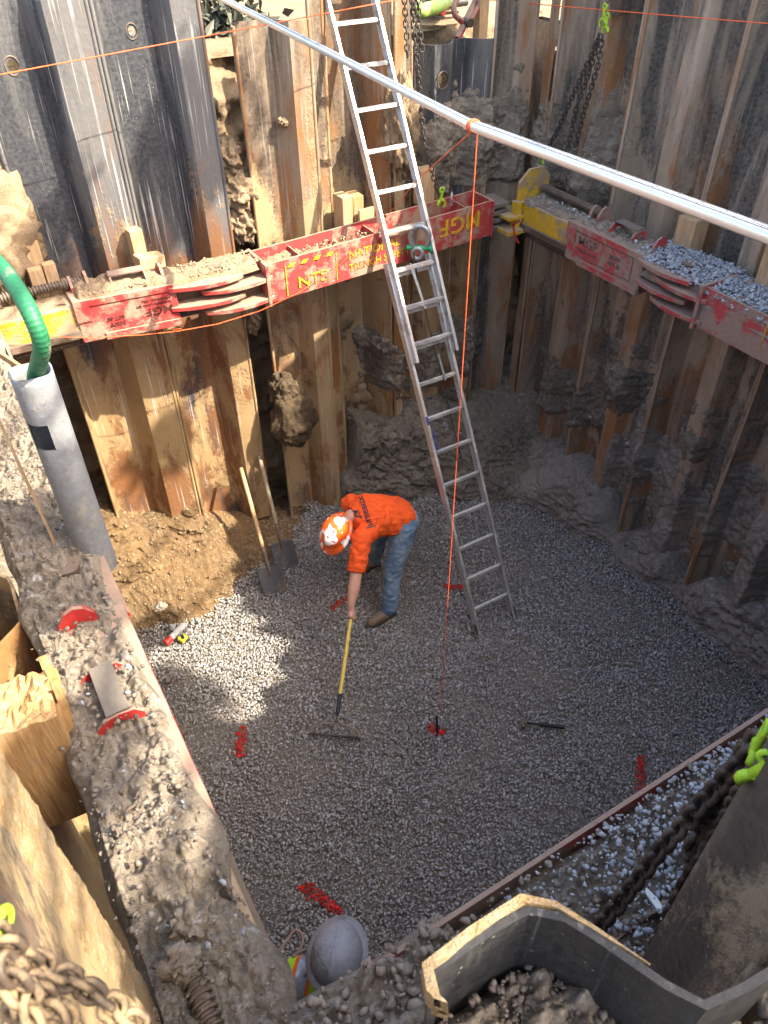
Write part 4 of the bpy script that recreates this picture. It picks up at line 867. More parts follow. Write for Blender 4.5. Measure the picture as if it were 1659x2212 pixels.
# chain to the far-left brace
ct = ony(888, -20, 5.65); c1 = ony(905, 180, 5.68); c2 = ony(915, 300, 5.68); c3 = ony(948, 425, 5.60)
r = root('lifting_chain', ct, 'rusty chain hanging right of the ladder to the red channel', 'chain', 'lifting chains holding the braces')
m = MB(); chainm(m, [ct, c1, c2, c3]); chainm(m, [ony(872, -20, 5.6), ony(878, 70, 5.62), ony(880, 130, 5.62)]); chainm(m, [ony(896, -20, 5.58), ony(893, 60, 5.6), ony(900, 120, 5.6)]); chainm(m, [ony(902, -20, 5.64), ony(905, 50, 5.65), ony(912, 110, 5.62)]); m.build('links', M['chain'], r)
hook(r, c3+V((.03, 0, -.01)), 1.2, M['lime'], V((1, 0, 0)))
shackle(c3+V((.12, -.02, -.03)), .9, '', V((.6, .8, 0)), parent=r)
# chain on the right wall
ht = onx(1308, 10, 4.90); hk = onx(1298, 75, 4.90)
r = root('lifting_chain', ht, 'dark double chain hanging from a green hook on the right wall', 'chain', 'lifting chains holding the braces')
m = MB(); chainm(m, [hk, onx(1245, 190, 4.93), onx(1205, 280, 4.95), onx(1172, 345, 4.92)]); chainm(m, [hk+V((0, .02, 0)), onx(1275, 150, 4.93), onx(1245, 230, 4.93), onx(1225, 330, 4.93)]); chainm(m, [hk+V((0, -.02, 0)), onx(1292, 140, 4.9), onx(1262, 240, 4.91), onx(1242, 322, 4.91)]); m.build('links', M['chain'], r); m = chainm(MB(), [onx(1325, -20, 4.92), ht]); m.build('links', M['chain'], r)
hook(r, ht.lerp(hk, .35), 1.1, M['lime'], V((0, 1, 0))); hook(r, ht.lerp(hk, .6)+V((0, -.04, 0)), 1.0, M['lime'], V((0, 1, 0)))
hook(r, onx(1172, 345, 4.9), .7, M['lime'], V((0, 1, 0)))
m = MB(); m.span((5.0, 5.0, 4.55), (5.04, 5.12, 4.75)); m.build('hanger', M['iron'], r)
shackle(onx(1160, 372, 4.85), 1.15, 'grey bow shackle on the yellow corner bracket', V((0, 1, 0)))
# big shackle beside the ladder
s_ = shackle(V((3.42, 5.27, 3.10)), 1.9, 'large grey shackle with a green pin nut hanging beside the ladder', V((.8, -.6, 0)), 'green')
m = MB(); c = V((3.40, 5.27, 2.97)); m.tube([c+V((.8, -.6, 0)).normalized()*.04*math.cos(t*math.pi/8)+V((0, 0, .045*math.sin(t*math.pi/8))) for t in range(16)], .02, 8, True); m.build('ring', M['galv'], s_)
# near right chains
def nearchain(label, paths, hooks, L=.058, W=.040, r_=.0085, cm='chain'):
    r = root('lifting_chain', paths[0][0], label, 'chain', 'lifting chains holding the braces'); m = MB()
    for p in paths: chainm(m, p, L, W, r_)
    m.build('links', M[cm], r)
    for p, sc, ax in hooks: hook(r, p, sc, M['lime'], ax)
nearchain('heavy dark chains with a lime hook in front of the near right brace', [
    [onz(1640, 1600, 4.30), onz(1560, 1690, 4.08), onz(1440, 1820, 3.75), onz(1290, 2010, 3.30)],
    [onz(1650, 1640, 4.32), onz(1570, 1780, 3.95), onz(1490, 1900, 3.65), onz(1420, 2050, 3.35)],
    [onz(1625, 1600, 4.25), onz(1590, 1700, 4.1), onz(1520, 1790, 3.8), onz(1480, 1850, 3.7)],
    [onz(1660, 1690, 4.30), onz(1600, 1830, 4.0), onz(1500, 1960, 3.65), onz(1400, 2090, 3.25)]],
    [(onz(1640, 1600, 4.36), .8, V((.8, .5, 0))), (onz(1642, 1665, 4.36), .85, V((.5, -.8, 0)))])
nearchain('rusty chain bundle hanging in the lower left corner', [
    [onz(-10, 2020, 4.92), onz(60, 2075, 4.86), onz(180, 2130, 4.80), onz(310, 2225, 4.72)],
    [onz(-10, 2060, 4.90), onz(50, 2100, 4.86), onz(100, 2160, 4.82), onz(170, 2230, 4.78)],
    [onz(10, 2080, 4.90), onz(60, 2140, 4.86), onz(70, 2190, 4.84), onz(80, 2240, 4.82)],
    [onz(0, 2110, 4.88), onz(80, 2130, 4.84), onz(120, 2190, 4.82), onz(130, 2240, 4.78)],
    [onz(-10, 2100, 4.86), onz(30, 2150, 4.86), onz(40, 2200, 4.82), onz(30, 2240, 4.82)]],
    [(onz(-12, 1975, 4.92), .45, V((.5, .8, 0)))], .029, .020, .0042, 'chain_mud')

# ------------------------------------------------------------------ grey pipe, hose, lath
PX, PY = .125, 2.88
pv = root('plastic_pipe', (PX, PY, 3.1), 'upright grey plastic pipe with a slot, holding the green hose', 'pipe')
def pipe_mesh():
    m = MB(); N = 40; zs = list(np.linspace(3.05, 4.09, 27)); R0, R1 = .079, .072; vs = []; fs = []
    for rr in (R0, R1):
        for z in zs:
            for k in range(N): a = 2*math.pi*k/N; vs.append((PX+rr*math.cos(a), PY+rr*math.sin(a), z+(.006*math.sin(3*a) if z > 4.08 else 0)))
    K = N*len(zs)
    def cut(j, k):   # slot on the side facing the viewer's left
        a = (360*(k+.5)/N) % 360; return 3.74 < zs[j] < 3.86 and 200 < a < 265
    for j in range(len(zs)-1):
        for k in range(N):
            if cut(j, k): continue
            a, b, c, d = j*N+k, j*N+(k+1) % N, (j+1)*N+(k+1) % N, (j+1)*N+k; fs += [(a, b, c, d), (K+a, K+d, K+c, K+b)]
    j = (len(zs)-1)*N; fs += [(j+k, j+(k+1) % N, K+j+(k+1) % N, K+j+k) for k in range(N)]
    return m.add(vs, fs, True)
pipe_mesh().build('tube', M['pvc'], pv)
hp = [onz(-60, 520, 4.5), V(onz(0, 575, 4.45)), onz(40, 630, 4.42), onz(72, 690, 4.36), onz(90, 750, 4.25), V((PX+.01, PY-.0, 4.06)), V((PX-.0, PY, 3.98))]
def smoothp(p, n=6):
    p = [V(q) for q in p]; out = []
    for i in range(len(p)-1):
        a, b, c, d = p[max(0, i-1)], p[i], p[i+1], p[min(len(p)-1, i+2)]
        for k in range(n): t = k/n; out.append(.5*((2*b)+(c-a)*t+(2*a-5*b+4*c-d)*t*t+(3*b-a-3*c+d)*t**3))
    return out+[p[-1]]
hs = smoothp(hp, 26)
hm = MB().tube(hs, .03, 14, rf=lambda s: .031+.0010*math.sin(s*len(hs)*1.6)).build('suction_hose', M['hose'], None, hp[2]); tag(hm, 'ribbed green suction hose bending down into the grey pipe', 'hose')
ol = MB().beam(onz(100, 925, 3.70), onz(38, 785, 4.02), .035, .012, V((1, .3, 0))); tag(ol.build('wooden_lath', M['wood_y'], None, onz(70, 850, 3.8)), 'yellow wooden lath with a folded strip leaning on the grey pipe', 'lath')
ol = MB().beam(onz(38, 790, 4.0), onz(-40, 740, 4.05), .03, .012, V((1, .3, 0))); tag(ol.build('wooden_lath', M['wood_y'], None, onz(0, 770, 4.0)), 'short orange wooden strip at the left edge above the grey pipe', 'lath')
lt = MB().beam((-.02, 2.95, 3.12), (-.045, 3.02, 3.9), .03, .012); tag(lt.build('wooden_stake', M['wood'], None, (-.02, 2.95, 3.12)), 'thin brown stake standing behind the grey pipe', 'stake')

# ------------------------------------------------------------------ shovels
def shovel(label, blade, top, facing, shaftm='wood_old'):
    """blade tip on the ground, handle leaning back"""
    b, t = V(blade), V(top); d = (t-b).normalized(); r = root('shovel', b, label, 'shovel', 'shovels leaning on the far left wall'); f = V(facing); f = (f-d*f.dot(d)).normalized(); x = d.cross(f)
    def fn(a, q):
        h = .30*q; wd = .118*(1-max(0, (.16-q)/.16)**1.6*.65) if q < .9 else .118*(1-(q-.9)*1.2)
        if q < .16: wd = .118*math.sqrt(max(.0, 1-((.16-q)/.16)**2))*.9+.012
        s = (a-.5)*2; return b+d*h+x*wd*s+f*(-.028*(1-s*s)+.01*(1-q))
    m = MB().grid(fn, 15, 16); o = m.build('blade', M['dark_steel'], r); so_ = o.modifiers.new('s', 'SOLIDIFY'); so_.thickness = .004
    m = MB(); m.tube([b+d*.20-f*.026, b+d*.30-f*.020, b+d*.38-f*.006, b+d*.50], .02, 10, rf=lambda s: .017+.004*s); m.build('socket', M['iron'], r)
    m = MB(); m.tube([b+d*.46, b+d*.8, b+d*1.1, t], .019, 12, rf=lambda s: .019+.002*math.sin(s*3)); m.build('shaft', M[shaftm], r); return r
b1 = onz(597, 1285, .0); b2_ = onz(622, 1228, .0)
shovel('nearer shovel with a pale shaft and square grey blade, leaning on the far left wall', b1+V((0, 0, -.01)), ony(520, 1010, 5.84), (-.3, -1, .3), 'wood')
shovel('farther shovel with a brown shaft and pointed muddy blade, leaning on the far left wall', b2_+V((0, 0, -.01)), ony(560, 985, 5.86), (-.2, -1, .3))
# mud caked lump on the wall
def lump(name, c, rad, mat, label, cat, seed, sc=2.2, amp=.35, sub=5):
    bm = bmesh.new(); bmesh.ops.create_icosphere(bm, subdivisions=sub, radius=1)
    for v in bm.verts:
        n = v.co.normalized(); k = 1+amp*mn.fractal(n*sc+V((seed, 0, 0)), .8, 2.1, 5)+.06*abs(mn.noise(n*9+V((seed, 0, 0)))); v.co = V((n.x*rad[0]*k, n.y*rad[1]*k, n.z*rad[2]*k))+V(c)
    me = bpy.data.meshes.new(name); bm.to_mesh(me); bm.free(); me.polygons.foreach_set('use_smooth', [True]*len(me.polygons)); o = link(name, me, M[mat], None, c); return tag(o, label, cat)
lump('mud_boulder', ony(634, 905, 5.70), (.21, .15, .29), 'soil_dark', 'big dark mud caked boulder stuck in the wall gap', 'boulder', 2, 1.5, .22)
lump('mud_boulder', ony(612, 845, 5.80), (.13, .14, .17), 'soil_dark', 'smaller crumbly mud boulder on top of the dark boulder', 'boulder', 3)
lump('soil_clod', (2.13, 6.08, 3.74), (.12, .13, .13), 'soil_tan', 'sunlit clod of earth, upper one in the gap between the sheets', 'clod', 4, 3)
lump('soil_clod', (2.17, 6.05, 3.48), (.15, .15, .17), 'soil_tan', 'sunlit clod of earth, middle one in the gap between the sheets', 'clod', 5, 3)
lump('soil_clod', (2.15, 6.05, 3.22), (.13, .15, .16), 'soil_tan', 'sunlit clod of earth, lowest one in the gap above the brace', 'clod', 6, 3)
lump('soil_clod', (2.15, 6.10, 2.35), (.10, .12, .14), 'soil_tan', 'clod of earth in the sheet gap below the brace', 'clod', 7, 3)
lump('soil_clod', (2.62, 6.02, 3.93), (.05, .05, .035), 'soil_tan', 'small clod stuck on the sheet left of the ladder', 'clod', 8, 4, .5, 4)
lump('soil_mound', (.28, 5.98, 3.5), (.33, .25, .55), 'soil_tan', 'tan earth slumped past the sheet end at the far left edge', 'mound', 9, 3)
lump('soil_mound', (3.68, 6.0, 3.75), (.14, .15, .38), 'soil_tan', 'sunlit earth mound behind the chain right of the ladder', 'mound', 19, 3)

for i, (px, py, z, s, c, l) in enumerate(((410, 1995, 3.36, .055, 'clod', 'rounded lump of soil, largest on the left brace near its lower end'), (380, 1690, 3.25, .03, 'clod', 'grey lump of soil on the left brace near its bright edge'), (270, 1800, 3.3, .032, 'clod', 'crumbly lump of soil on the outer edge of the left brace'), (390, 2080, 3.42, .05, 'clod', 'whitish lump of soil near the foot of the left brace'), (382, 1583, .03, .07, 'clod', 'square grey brick like stone on the gravel beside the left brace'), (348, 1310, 3.24, .022, 'clod', 'small grey stone near the bracket end of the left brace'))):
    p = onz(px, py, z); lump('soil_lump', p[:], (s, s*.85, s*.75), 'soil_grey', l, 'lump', i+20, 2.6, .55, 4)

# ------------------------------------------------------------------ small things on the gravel
r = root('steel_pin', pin, 'black steel pin driven upright into the red paint spot', 'pin')
m = MB(); m.cyl(pin+V((0, 0, -.05)), pin+V((-.01, .01, .22)), .011, seg=10); m.build('rod', M['black'], r)
m = MB(); m.cyl(pin+V((.035, .0, -.03)), pin+V((.028, 0, .17)), .006, seg=8); m.cyl(pin+V((.028, 0, .17)), pin+V((.028, 0, .19)), .011, .007, seg=8); m.build('marker', M['white'], r)
ha, hb = onz(1130, 1560, .045), onz(1219, 1571, .045); hd = (hb-ha).normalized(); hx = V((0, 0, 1)).cross(hd)
r = root('hammer', ha, 'black handled claw hammer lying on the gravel', 'hammer')
m = MB(); m.tube([ha+hd*.03, ha+hd*.13, ha+hd*.15, hb], .014, 8, rf=lambda s: .009 if s < .35 else .016, sy=1.2); m.build('handle', M['black'], r)
m = MB(); m.tube([ha-hx*.055+hd*.005, ha-hx*.03, ha, ha+hx*.03+hd*.003, ha+hx*.055+hd*.016, ha+hx*.085+hd*.04], .015, 8, rf=lambda s: .017 if s < .25 else .013-.009*max(0, s-.5)*2); m.build('head', M['iron'], r)
ta, tb_ = onz(358, 1390, .04), onz(392, 1355, .04)
td = (tb_-ta).normalized(); r = root('caulk_tube', ta, 'red capped white tube lying on the gravel beside the left brace', 'tube')
m = MB(); m.cyl(ta, ta+td*.07, .033, seg=16); m.build('cap', M['red_plastic'], r); m = MB(); m.cyl(ta+td*.07, ta+td*.25, .03, seg=16); m.build('body', M['white'], r)
tp = onz(395, 1379, .035); r = root('tape_measure', tp, 'yellow and black tape measure lying on the gravel', 'tape measure')
m = MB(); m.box(tp, (.075, .075, .045), [Matrix.Rotation(.5, 3, 'Z') @ V(a) for a in ((1, 0, 0), (0, 1, 0), (0, 0, 1))]); m.build('case', M['tape_y'], r, bevel=.012)
m = MB(); m.box(tp+V((0, 0, .024)), (.03, .06, .006)); m.box(tp+V((.03, -.03, -.01)), (.05, .02, .02)); m.build('grip', M['black'], r, bevel=.002)
cp = onz(373, 1362, .02); m = MB(); m.lathe([(.001, 0), (.02, .002), (.028, .05), (.026, .06)], cp, (.3, .4, .6), 12, 1, .6); tag(m.build('crumpled_bottle', M['white'], None, cp), 'small crumpled clear bottle beside the white tube', 'bottle')
tag(rocks('stone', [onz(365, 1470, .02)[:]], [.05], M['clod']), 'dark stone on the gravel beside the left brace', 'stone')

q_ = onz(1412, 1945, Z1+.02); tag(MB().prism([(-.012, -.035), (.008, -.04), (.013, .0), (.006, .038), (-.008, .03)], .010, q_, (1, 0, 0), (0, 1, .1)).build('stone_chip', M['white'], None, q_, bevel=.002), 'pale flat stone chip lying in the channel of the near right brace', 'chip')  # long white chip of stone
# ------------------------------------------------------------------ rake
rk0 = onz(723, 1588, .045); HAND = V((1.975, 4.01, .51)); rdir = (HAND-rk0).normalized(); rtop = HAND+rdir*.14
r = root('rake', rk0, 'yellow handled bow rake held by the worker in orange', 'rake')
a, b = onz(669, 1584, .05), onz(776, 1594, .05); ld = (b-a).normalized(); cc = (a+b)/2
m = MB(); m.tube([a, b], .010, 8)
for k in range(15): q = a+(b-a)*k/14; m.cyl(q, q+V((0, 0, -.055)), .005, .002, seg=5)
m.build('head', M['black_iron'], r)
neck = cc+rdir*.13
for e, nm in ((a, 0), (b, 1)):
    m = MB(); s = (e-cc); m.tube(smoothp([cc+s*.98, cc+s*.93+rdir*.045, cc+s*.55+rdir*.085, cc+s*.18+rdir*.10, cc+s*.05+rdir*.15, cc+rdir*.20], 5), .0075, 6); m.build('bow', M['rake_steel'], r)
m = MB(); m.cyl(cc+rdir*.16, cc+rdir*.34, .0155, .019, seg=14); m.build('ferrule', M['black'], r)
m = MB(); m.cyl(cc+rdir*.33, rtop, .0165, seg=16); m.build('handle', M['handle_y'], r)

# ------------------------------------------------------------------ worker in orange
def z2(px, py, z): return onz(px, py, z)
wk = root('person', (2.5, 4.5, 0), 'worker bent over in an orange shirt, stickered orange hard hat and jeans, raking', 'person')
hipc = V((2.76, 4.50, .90)); hipR = V((2.72, 4.38, .88)); hipL = V((2.82, 4.62, .88))
chest = V((2.47, 4.53, 1.03)); neckb = V((2.30, 4.55, 1.08)); shR = V((2.27, 4.33, 1.00)); shL = V((2.40, 4.76, 1.03)); head = V((2.125, 4.52, 1.0))
knR = V((2.58, 4.31, .49)); anR = V((2.46, 4.20, .10)); knL = V((2.66, 4.74, .50)); anL = V((2.68, 4.86, .10))
elR = z2(768, 1250, .76); wrR = HAND+V((.01, .02, .085)); elL = V((2.52, 4.90, .78)); wrL = V((2.62, 4.76, .62))
fwd = V((-1, -.12, 0)).normalized()
hd_ax = (V((-.55, -.25, -.35))).normalized()   # direction the face points
# skin: one continuous body from head to hands and feet
caps = [(hipc, chest, .13, .14), (chest, neckb, .13, .07), (neckb, head, .058, .06), (head+V((0, 0, .0)), head+hd_ax*.03, .092, .085), (head-hd_ax*.02, head-hd_ax*.03, .09, .09),
        (shR, elR, .058, .052), (elR, elR.lerp(wrR, .35), .052, .054), (elR.lerp(wrR, .35), wrR, .054, .032), (shL, elL, .05, .043), (elL, wrL, .043, .028),
        (hipR, knR, .085, .06), (knR, anR, .055, .04), (hipL, knL, .085, .06), (knL, anL, .055, .04), (anR, anR+fwd*.08-V((0, 0, .05)), .03, .025), (anL, anL+fwd*.08-V((0, 0, .05)), .03, .025)]
# face details
fx = hd_ax; fy = V((-.2, .95, 0)); fy = (fy-fx*fy.dot(fx)).normalized(); fz = fx.cross(fy)
if fz.z < 0: fz = -fz
caps += [(head+fx*.10-fz*.01, head+fx*.118-fz*.025, .014, .016), (head+fx*.075-fz*.085, head+fx*.085-fz*.09, .035, .03)]
for e in (-1, 1): caps += [(head+fy*.088*e-fx*.0-fz*.02, head+fy*.094*e-fz*.0, .014, .016)]
# right hand closes round the handle: palm, four fingers, thumb
hx_ = rdir.cross(V((0, 0, 1))).normalized(); hn = hx_.cross(rdir).normalized()
palm = HAND+hn*.030
caps += [(wrR, palm+rdir*.02, .026, .030), (palm+rdir*.025, palm-rdir*.030, .026, .025)]
for k in range(4):
    q = HAND+rdir*(.032-.021*k); L = (.92, 1., .96, .82)[k]; pts = []
    for j in range(5): t = R(70+52*j*L); pts.append(q+hn*math.sin(t)*.028+hx_*math.cos(t)*-.028-rdir*.012)
    pts[0] = q+hn*.034
    for u_, v_ in zip(pts, pts[1:]): caps.append((u_, v_, .0092, .0086))
pts = [palm+hx_*.018+rdir*.015, HAND+hx_*.030+hn*.012-rdir*.012, HAND+hx_*.028-hn*.008-rdir*.035, HAND+hx_*.020-hn*.020-rdir*.052]
for u_, v_ in zip(pts, pts[1:]): caps.append((u_, v_, .0115, .0098))
# left hand rests on the far thigh
caps += [(wrL, wrL+V((.03, -.02, -.06)), .026, .028)]
for k in range(4): q = wrL+V((.03+.018*(k-1.5), -.02-.01*(k-1.5), -.07)); caps.append((q, q+V((.005, .0, -.06)), .009, .008))
caps.append((wrL+V((.045, -.045, -.03)), wrL+V((.06, -.06, -.07)), .011, .009))
bo = blob('body', caps, M['skin'], wk, .0062, 2)
# shirt
sl = shR.lerp(elR, .78); sll = shL.lerp(elL, .75)
hipw = hipc+V((-.02, .0, .02))
caps = [(hipw, chest, .162, .182, 1.22, (0, 0, 1)), (chest, chest.lerp(neckb, .45), .165, .135, 1.25, (0, 0, 1)), (chest.lerp(neckb, .3), neckb, .12, .075), (chest+V((-.02, -.12, 0)), shR, .10, .085), (chest+V((-.02, .12, 0)), shL, .10, .085), (shR, sl, .082, .080), (shL, sll, .080, .078), (hipw+V((-.06, 0, -.05)), chest+V((.05, 0, -.07)), .115, .10, 1.15, (0, 0, 1))]
def shirt_post(me):
    ax1 = (elR-shR).normalized()
    def f(w0, n):
        onarm = max(0, min(1, (shR.z-.02-w0.z)/.10))
        f1 = abs(mn.noise(V((w0.x*4+w0.z*7, w0.y*26+w0.x*9, w0.z*5)))); f2 = abs(mn.noise(V(((w0.x*ax1.x+w0.y*ax1.y+w0.z*ax1.z)*24, w0.y*7, w0.x*9+3))))
        d = -(.020*(f1**.8)*(1-onarm*.6)+.014*onarm*f2-.008)+.009*math.sin((w0.x*1.2+w0.y*2.2-w0.z*1.7)*34+4*mn.noise(w0*5))*max(0, mn.noise(w0*4+V((2, 2, 2)))+.35)
        return w0+n*d
    displace(me, f)
sh_ = blob('shirt', caps, M['shirt'], wk, .008, 5, .008, 12, (1, .6, 1.6), shirt_post)
# hem and cuffs stay open: trim the ends flat
def trim(o, p, n):
    base = wloc(o); bm = bmesh.new(); bm.from_mesh(o.data); r_ = bmesh.ops.bisect_plane(bm, geom=bm.verts[:]+bm.edges[:]+bm.faces[:], plane_co=V(p)-base, plane_no=n, clear_outer=True); bm.to_mesh(o.data); bm.free()
def trim_local(o, p, n, rad):
    base = wloc(o); bm = bmesh.new(); bm.from_mesh(o.data); n = V(n).normalized()
    kill = [f for f in bm.faces if (f.calc_center_median()+base-V(p)).dot(n) > 0 and (f.calc_center_median()+base-V(p)).length < rad]
    bmesh.ops.delete(bm, geom=kill, context='FACES'); bm.to_mesh(o.data); bm.free()
trim_local(sh_, sl.lerp(elR, .25), (elR-shR), .16); trim_local(sh_, sll.lerp(elL, .25), (elL-shL), .16); trim_local(sh_, neckb+(neckb-chest)*.10, neckb-chest, .13)
for o_ in (sh_,):
    s = o_.modifiers.new('s', 'SOLIDIFY'); s.thickness = .003
# jeans
caps = [(hipc+V((.03, 0, -.01)), hipc+V((-.03, 0, .0)), .135, .13, 1.2, (0, 0, 1)), (hipc+V((.05, -.06, -.03)), hipR, .115, .11), (hipc+V((.05, .06, -.03)), hipL, .115, .11),
        (hipR+V((.02, 0, 0)), knR, .122, .093), (knR, anR+V((.01, 0, .01)), .090, .078), (hipL, knL, .115, .088), (knL, anL+V((.01, 0, .01)), .086, .076)]
def jean_post(me):
    displace(me, lambda c, n: c-n*.012*(abs(mn.noise(V((c.x*8, c.y*8, c.z*(16 if c.z < .3 or .42 < c.z < .6 or c.z > .8 else 5)))))**.8-.3))
je = blob('jeans', caps, M['jeans'], wk, .008, 5, .005, 12, (1, 1, 1.8), jean_post)
trim_local(je, anR+V((.01, 0, -.035)), (0, 0, -1), .13); trim_local(je, anL+V((.01, 0, -.035)), (0, 0, -1), .13)
bl = MB(); ax_ = (chest-hipc).normalized(); x_, y_, _ = basis(ax_, (0, 0, 1)); bc = hipc+ax_*.045+V((0, 0, .008)); bl.tube([bc+x_*.168*1.04*math.cos(t*math.pi/16)+y_*.146*math.sin(t*math.pi/16) for t in range(32)], .017, 8, True, sx=.5); bl.build('belt', M['black'], wk)
def boot(an, name='boot'):
    f = fwd; s = V((-f.y, f.x, 0)); caps = [(an+V((0, 0, .01)), an+V((.005, 0, -.03)), .056, .060), (an-f*.03-V((0, 0, .045)), an+f*.12-V((0, 0, .050)), .056, .054), (an+f*.10-V((0, 0, .055)), an+f*.20-V((0, 0, .060)), .053, .046)]
    o = blob(name, caps, M['boot'], wk, .009, 4, .003, 20)
    for v in o.data.vertices:
        if v.co.z+wloc(o).z < an.z-.098: v.co.z = an.z-.098-wloc(o).z
    m = MB(); m.tube([an-f*.07-V((0, 0, .093)), an+f*.0-V((0, 0, .093)), an+f*.21-V((0, 0, .093))], .05, 12, sx=1, sy=.22, rf=lambda q: .044+.006*math.sin(q*3)); m.build('sole', M['black'], o)
boot(anR+V((0, 0, .01))); boot(anL+V((0, 0, .01)))
def hat(parent, c, axis, face, sc, mat, name='hard_hat', ridge=True):
    axis = V(axis).normalized(); face = V(face); face = (face-axis*face.dot(axis)).normalized(); side = axis.cross(face); m = MB(); prof = []
    for i in range(14): a = math.pi/2*i/13; prof.append((max(1e-3, math.cos(a))**.85, math.sin(a)))
    N = 48; vs = []
    rings = [(1.20, -.06, 1), (1.20, -.03, 1), (1.02, .03, 0)]+[(r_, .05+.95*h, 0) for r_, h in prof]
    for r_, h, br in rings:
        for k in range(N):
            t = 2*math.pi*k/N; rr = r_; dz = 0
            if br: rr += .16*max(0, math.cos(t))**2; dz = -.10*max(0, math.cos(t))**2
            q = .012*math.cos(t*2) ; rd = (math.exp(-(math.sin(t)/.13)**2)*.06+math.exp(-((abs(math.sin(t))-.42)/.08)**2)*.035)*(1 if h > .25 else 0)*ridge
            vs.append(c+face*(.128*rr*math.cos(t))*sc+side*(.105*rr*math.sin(t))*sc+axis*(.118*(h+dz+rd*(1-.3*h)))*sc)
    m.add(vs, [(i*N+k, i*N+(k+1) % N, (i+1)*N+(k+1) % N, (i+1)*N+k) for i in range(len(rings)-1) for k in range(N)]+[tuple(range((len(rings)-1)*N, len(rings)*N))], True)
    o = m.build(name, mat, parent); s = o.modifiers.new('s', 'SOLIDIFY'); s.thickness = .003; return o
hataxis = (-hd_ax*.15+V((-.62, -.25, .62))).normalized()
hat(wk, head+hataxis*.010, hataxis, V((-.5, -.3, -.6)), 1.22, M['hat_o'])
ha_ = MB(); hb_ = blob('hair', [(head-fx*.035-fz*.01, head-fx*.06-fz*.03, .082, .07)], M['hair'], wk, .01, 3, .003, 40)
# name across the shoulders of the shirt: project the lettering onto the cloth
from mathutils.bvhtree import BVHTree
def decal(o_target, parent, me_fn, o, ax, ay, mat, name, lift=.0025):
    base = wloc(o_target); bm = bmesh.new(); bm.from_mesh(o_target.data); tree = BVHTree.FromBMesh(bm)
    ax, ay = V(ax).normalized(), V(ay).normalized(); az = ax.cross(ay).normalized(); me = me_fn(); bm2 = bmesh.new(); bm2.from_mesh(me)
    bmesh.ops.triangulate(bm2, faces=bm2.faces); 
    for _ in range(2): bmesh.ops.subdivide_edges(bm2, edges=[e for e in bm2.edges if e.calc_length() > .008], cuts=1)
    for v in bm2.verts:
        p = V(o)+ax*v.co.x+ay*v.co.y; hit = tree.ray_cast(p+az*.4-base, -az)
        v.co = (hit[0]+base+hit[1]*lift) if hit[0] is not None else p
    bm2.to_mesh(me); bm2.free(); bm.free(); me.name = name; return link(name, me, mat, parent)
def text_me(s, size):
    c = bpy.data.curves.new('t', 'FONT'); c.body = s; c.size = size; c.offset = size*.02; c.align_x = 'CENTER'; return freeze(bpy.data.objects.new('t', c))
la, lb_ = onz(797, 1138, 1.2), onz(777, 1078, 1.2)   # the lettering runs up the back in the photo
la = V(la); lb_ = V(lb_); tx = (lb_-la).normalized(); ty = V((0, 0, 1)).cross(tx).normalized()
vd = (EYE-V((2.45, 4.5, 1.1))).normalized(); ty = vd.cross(tx).normalized(); tx = ty.cross(vd).normalized()
decal(sh_, wk, lambda: text_me('Jumeaux', .085), (la+lb_)/2-ty*.034, tx, ty, M['ink'], 'shirt_lettering')
def logo_me():
    m = MB()
    for (a, b) in ((-.045, 0), (.0, 0)):
        m.add([(a, b, 0), (a+.03, b, 0), (a+.052, b+.055, 0), (a+.036, b+.055, 0)], [(0, 1, 2, 3)])
    m.add([(-.0, .058, 0), (.022, .058, 0), (.034, .03, 0), (.028, .012, 0)], [(0, 1, 2, 3)])
    me = bpy.data.meshes.new('l'); me.from_pydata(m.v, [], m.f); return me
decal(sh_, wk, logo_me, (la+lb_)/2+ty*.032+tx*.0, tx, ty, M['ink'], 'shirt_logo')

# ------------------------------------------------------------------ second worker, seen from above behind the near corner
w2p = root('person', (.42, 1.20, 0), 'worker in a grey hard hat and lime vest seen from above at the near corner', 'person')
C = V((.445, 1.26, 1.80)); hipb = V((.36, 1.14, .95)); chb = V((.40, 1.19, 1.38)); nb = V((.42, 1.21, 1.56)); hc = V((.44, 1.25, 1.70))
s1_, s2_ = V((.27, 1.36, 1.47)), V((.56, 1.04, 1.47))
caps = [(hipb, chb, .12, .15), (chb, nb, .12, .06), (nb, hc, .055, .07), (hc, hc+V((.03, .03, -.03)), .09, .08), (chb, s1_, .08, .07), (chb, s2_, .08, .07),
        (s1_, V((.22, 1.37, 1.2)), .05, .045), (V((.22, 1.37, 1.2)), V((.32, 1.40, .98)), .043, .03), (s2_, V((.62, 1.02, 1.18)), .05, .045), (V((.62, 1.02, 1.18)), V((.66, 1.12, .98)), .043, .03),
        (V((.24, 1.16, .92)), V((.24, 1.2, .5)), .085, .06), (V((.24, 1.2, .5)), V((.24, 1.18, .1)), .055, .04), (V((.38, 1.02, .92)), V((.4, 1.06, .5)), .085, .06), (V((.4, 1.06, .5)), V((.4, 1.04, .1)), .055, .04)]
for hw, dr in ((V((.32, 1.40, .98)), V((.2, .2, -.9))), (V((.66, 1.12, .98)), V((.2, .2, -.9)))):
    dr.normalize(); sd_ = dr.cross(V((0, 0, 1))).normalized(); caps.append((hw, hw+dr*.07, .027, .030))
    for k in range(4): q = hw+dr*.08+sd_*(.017*(k-1.5)); caps += [(q, q+dr*.045, .0095, .009), (q+dr*.045, q+dr*.06-V((0, 0, .03)), .009, .008)]
    caps.append((hw+dr*.03+sd_*.03, hw+dr*.075+sd_*.045, .011, .009))
blob('body', caps, M['skin'], w2p, .008, 2)
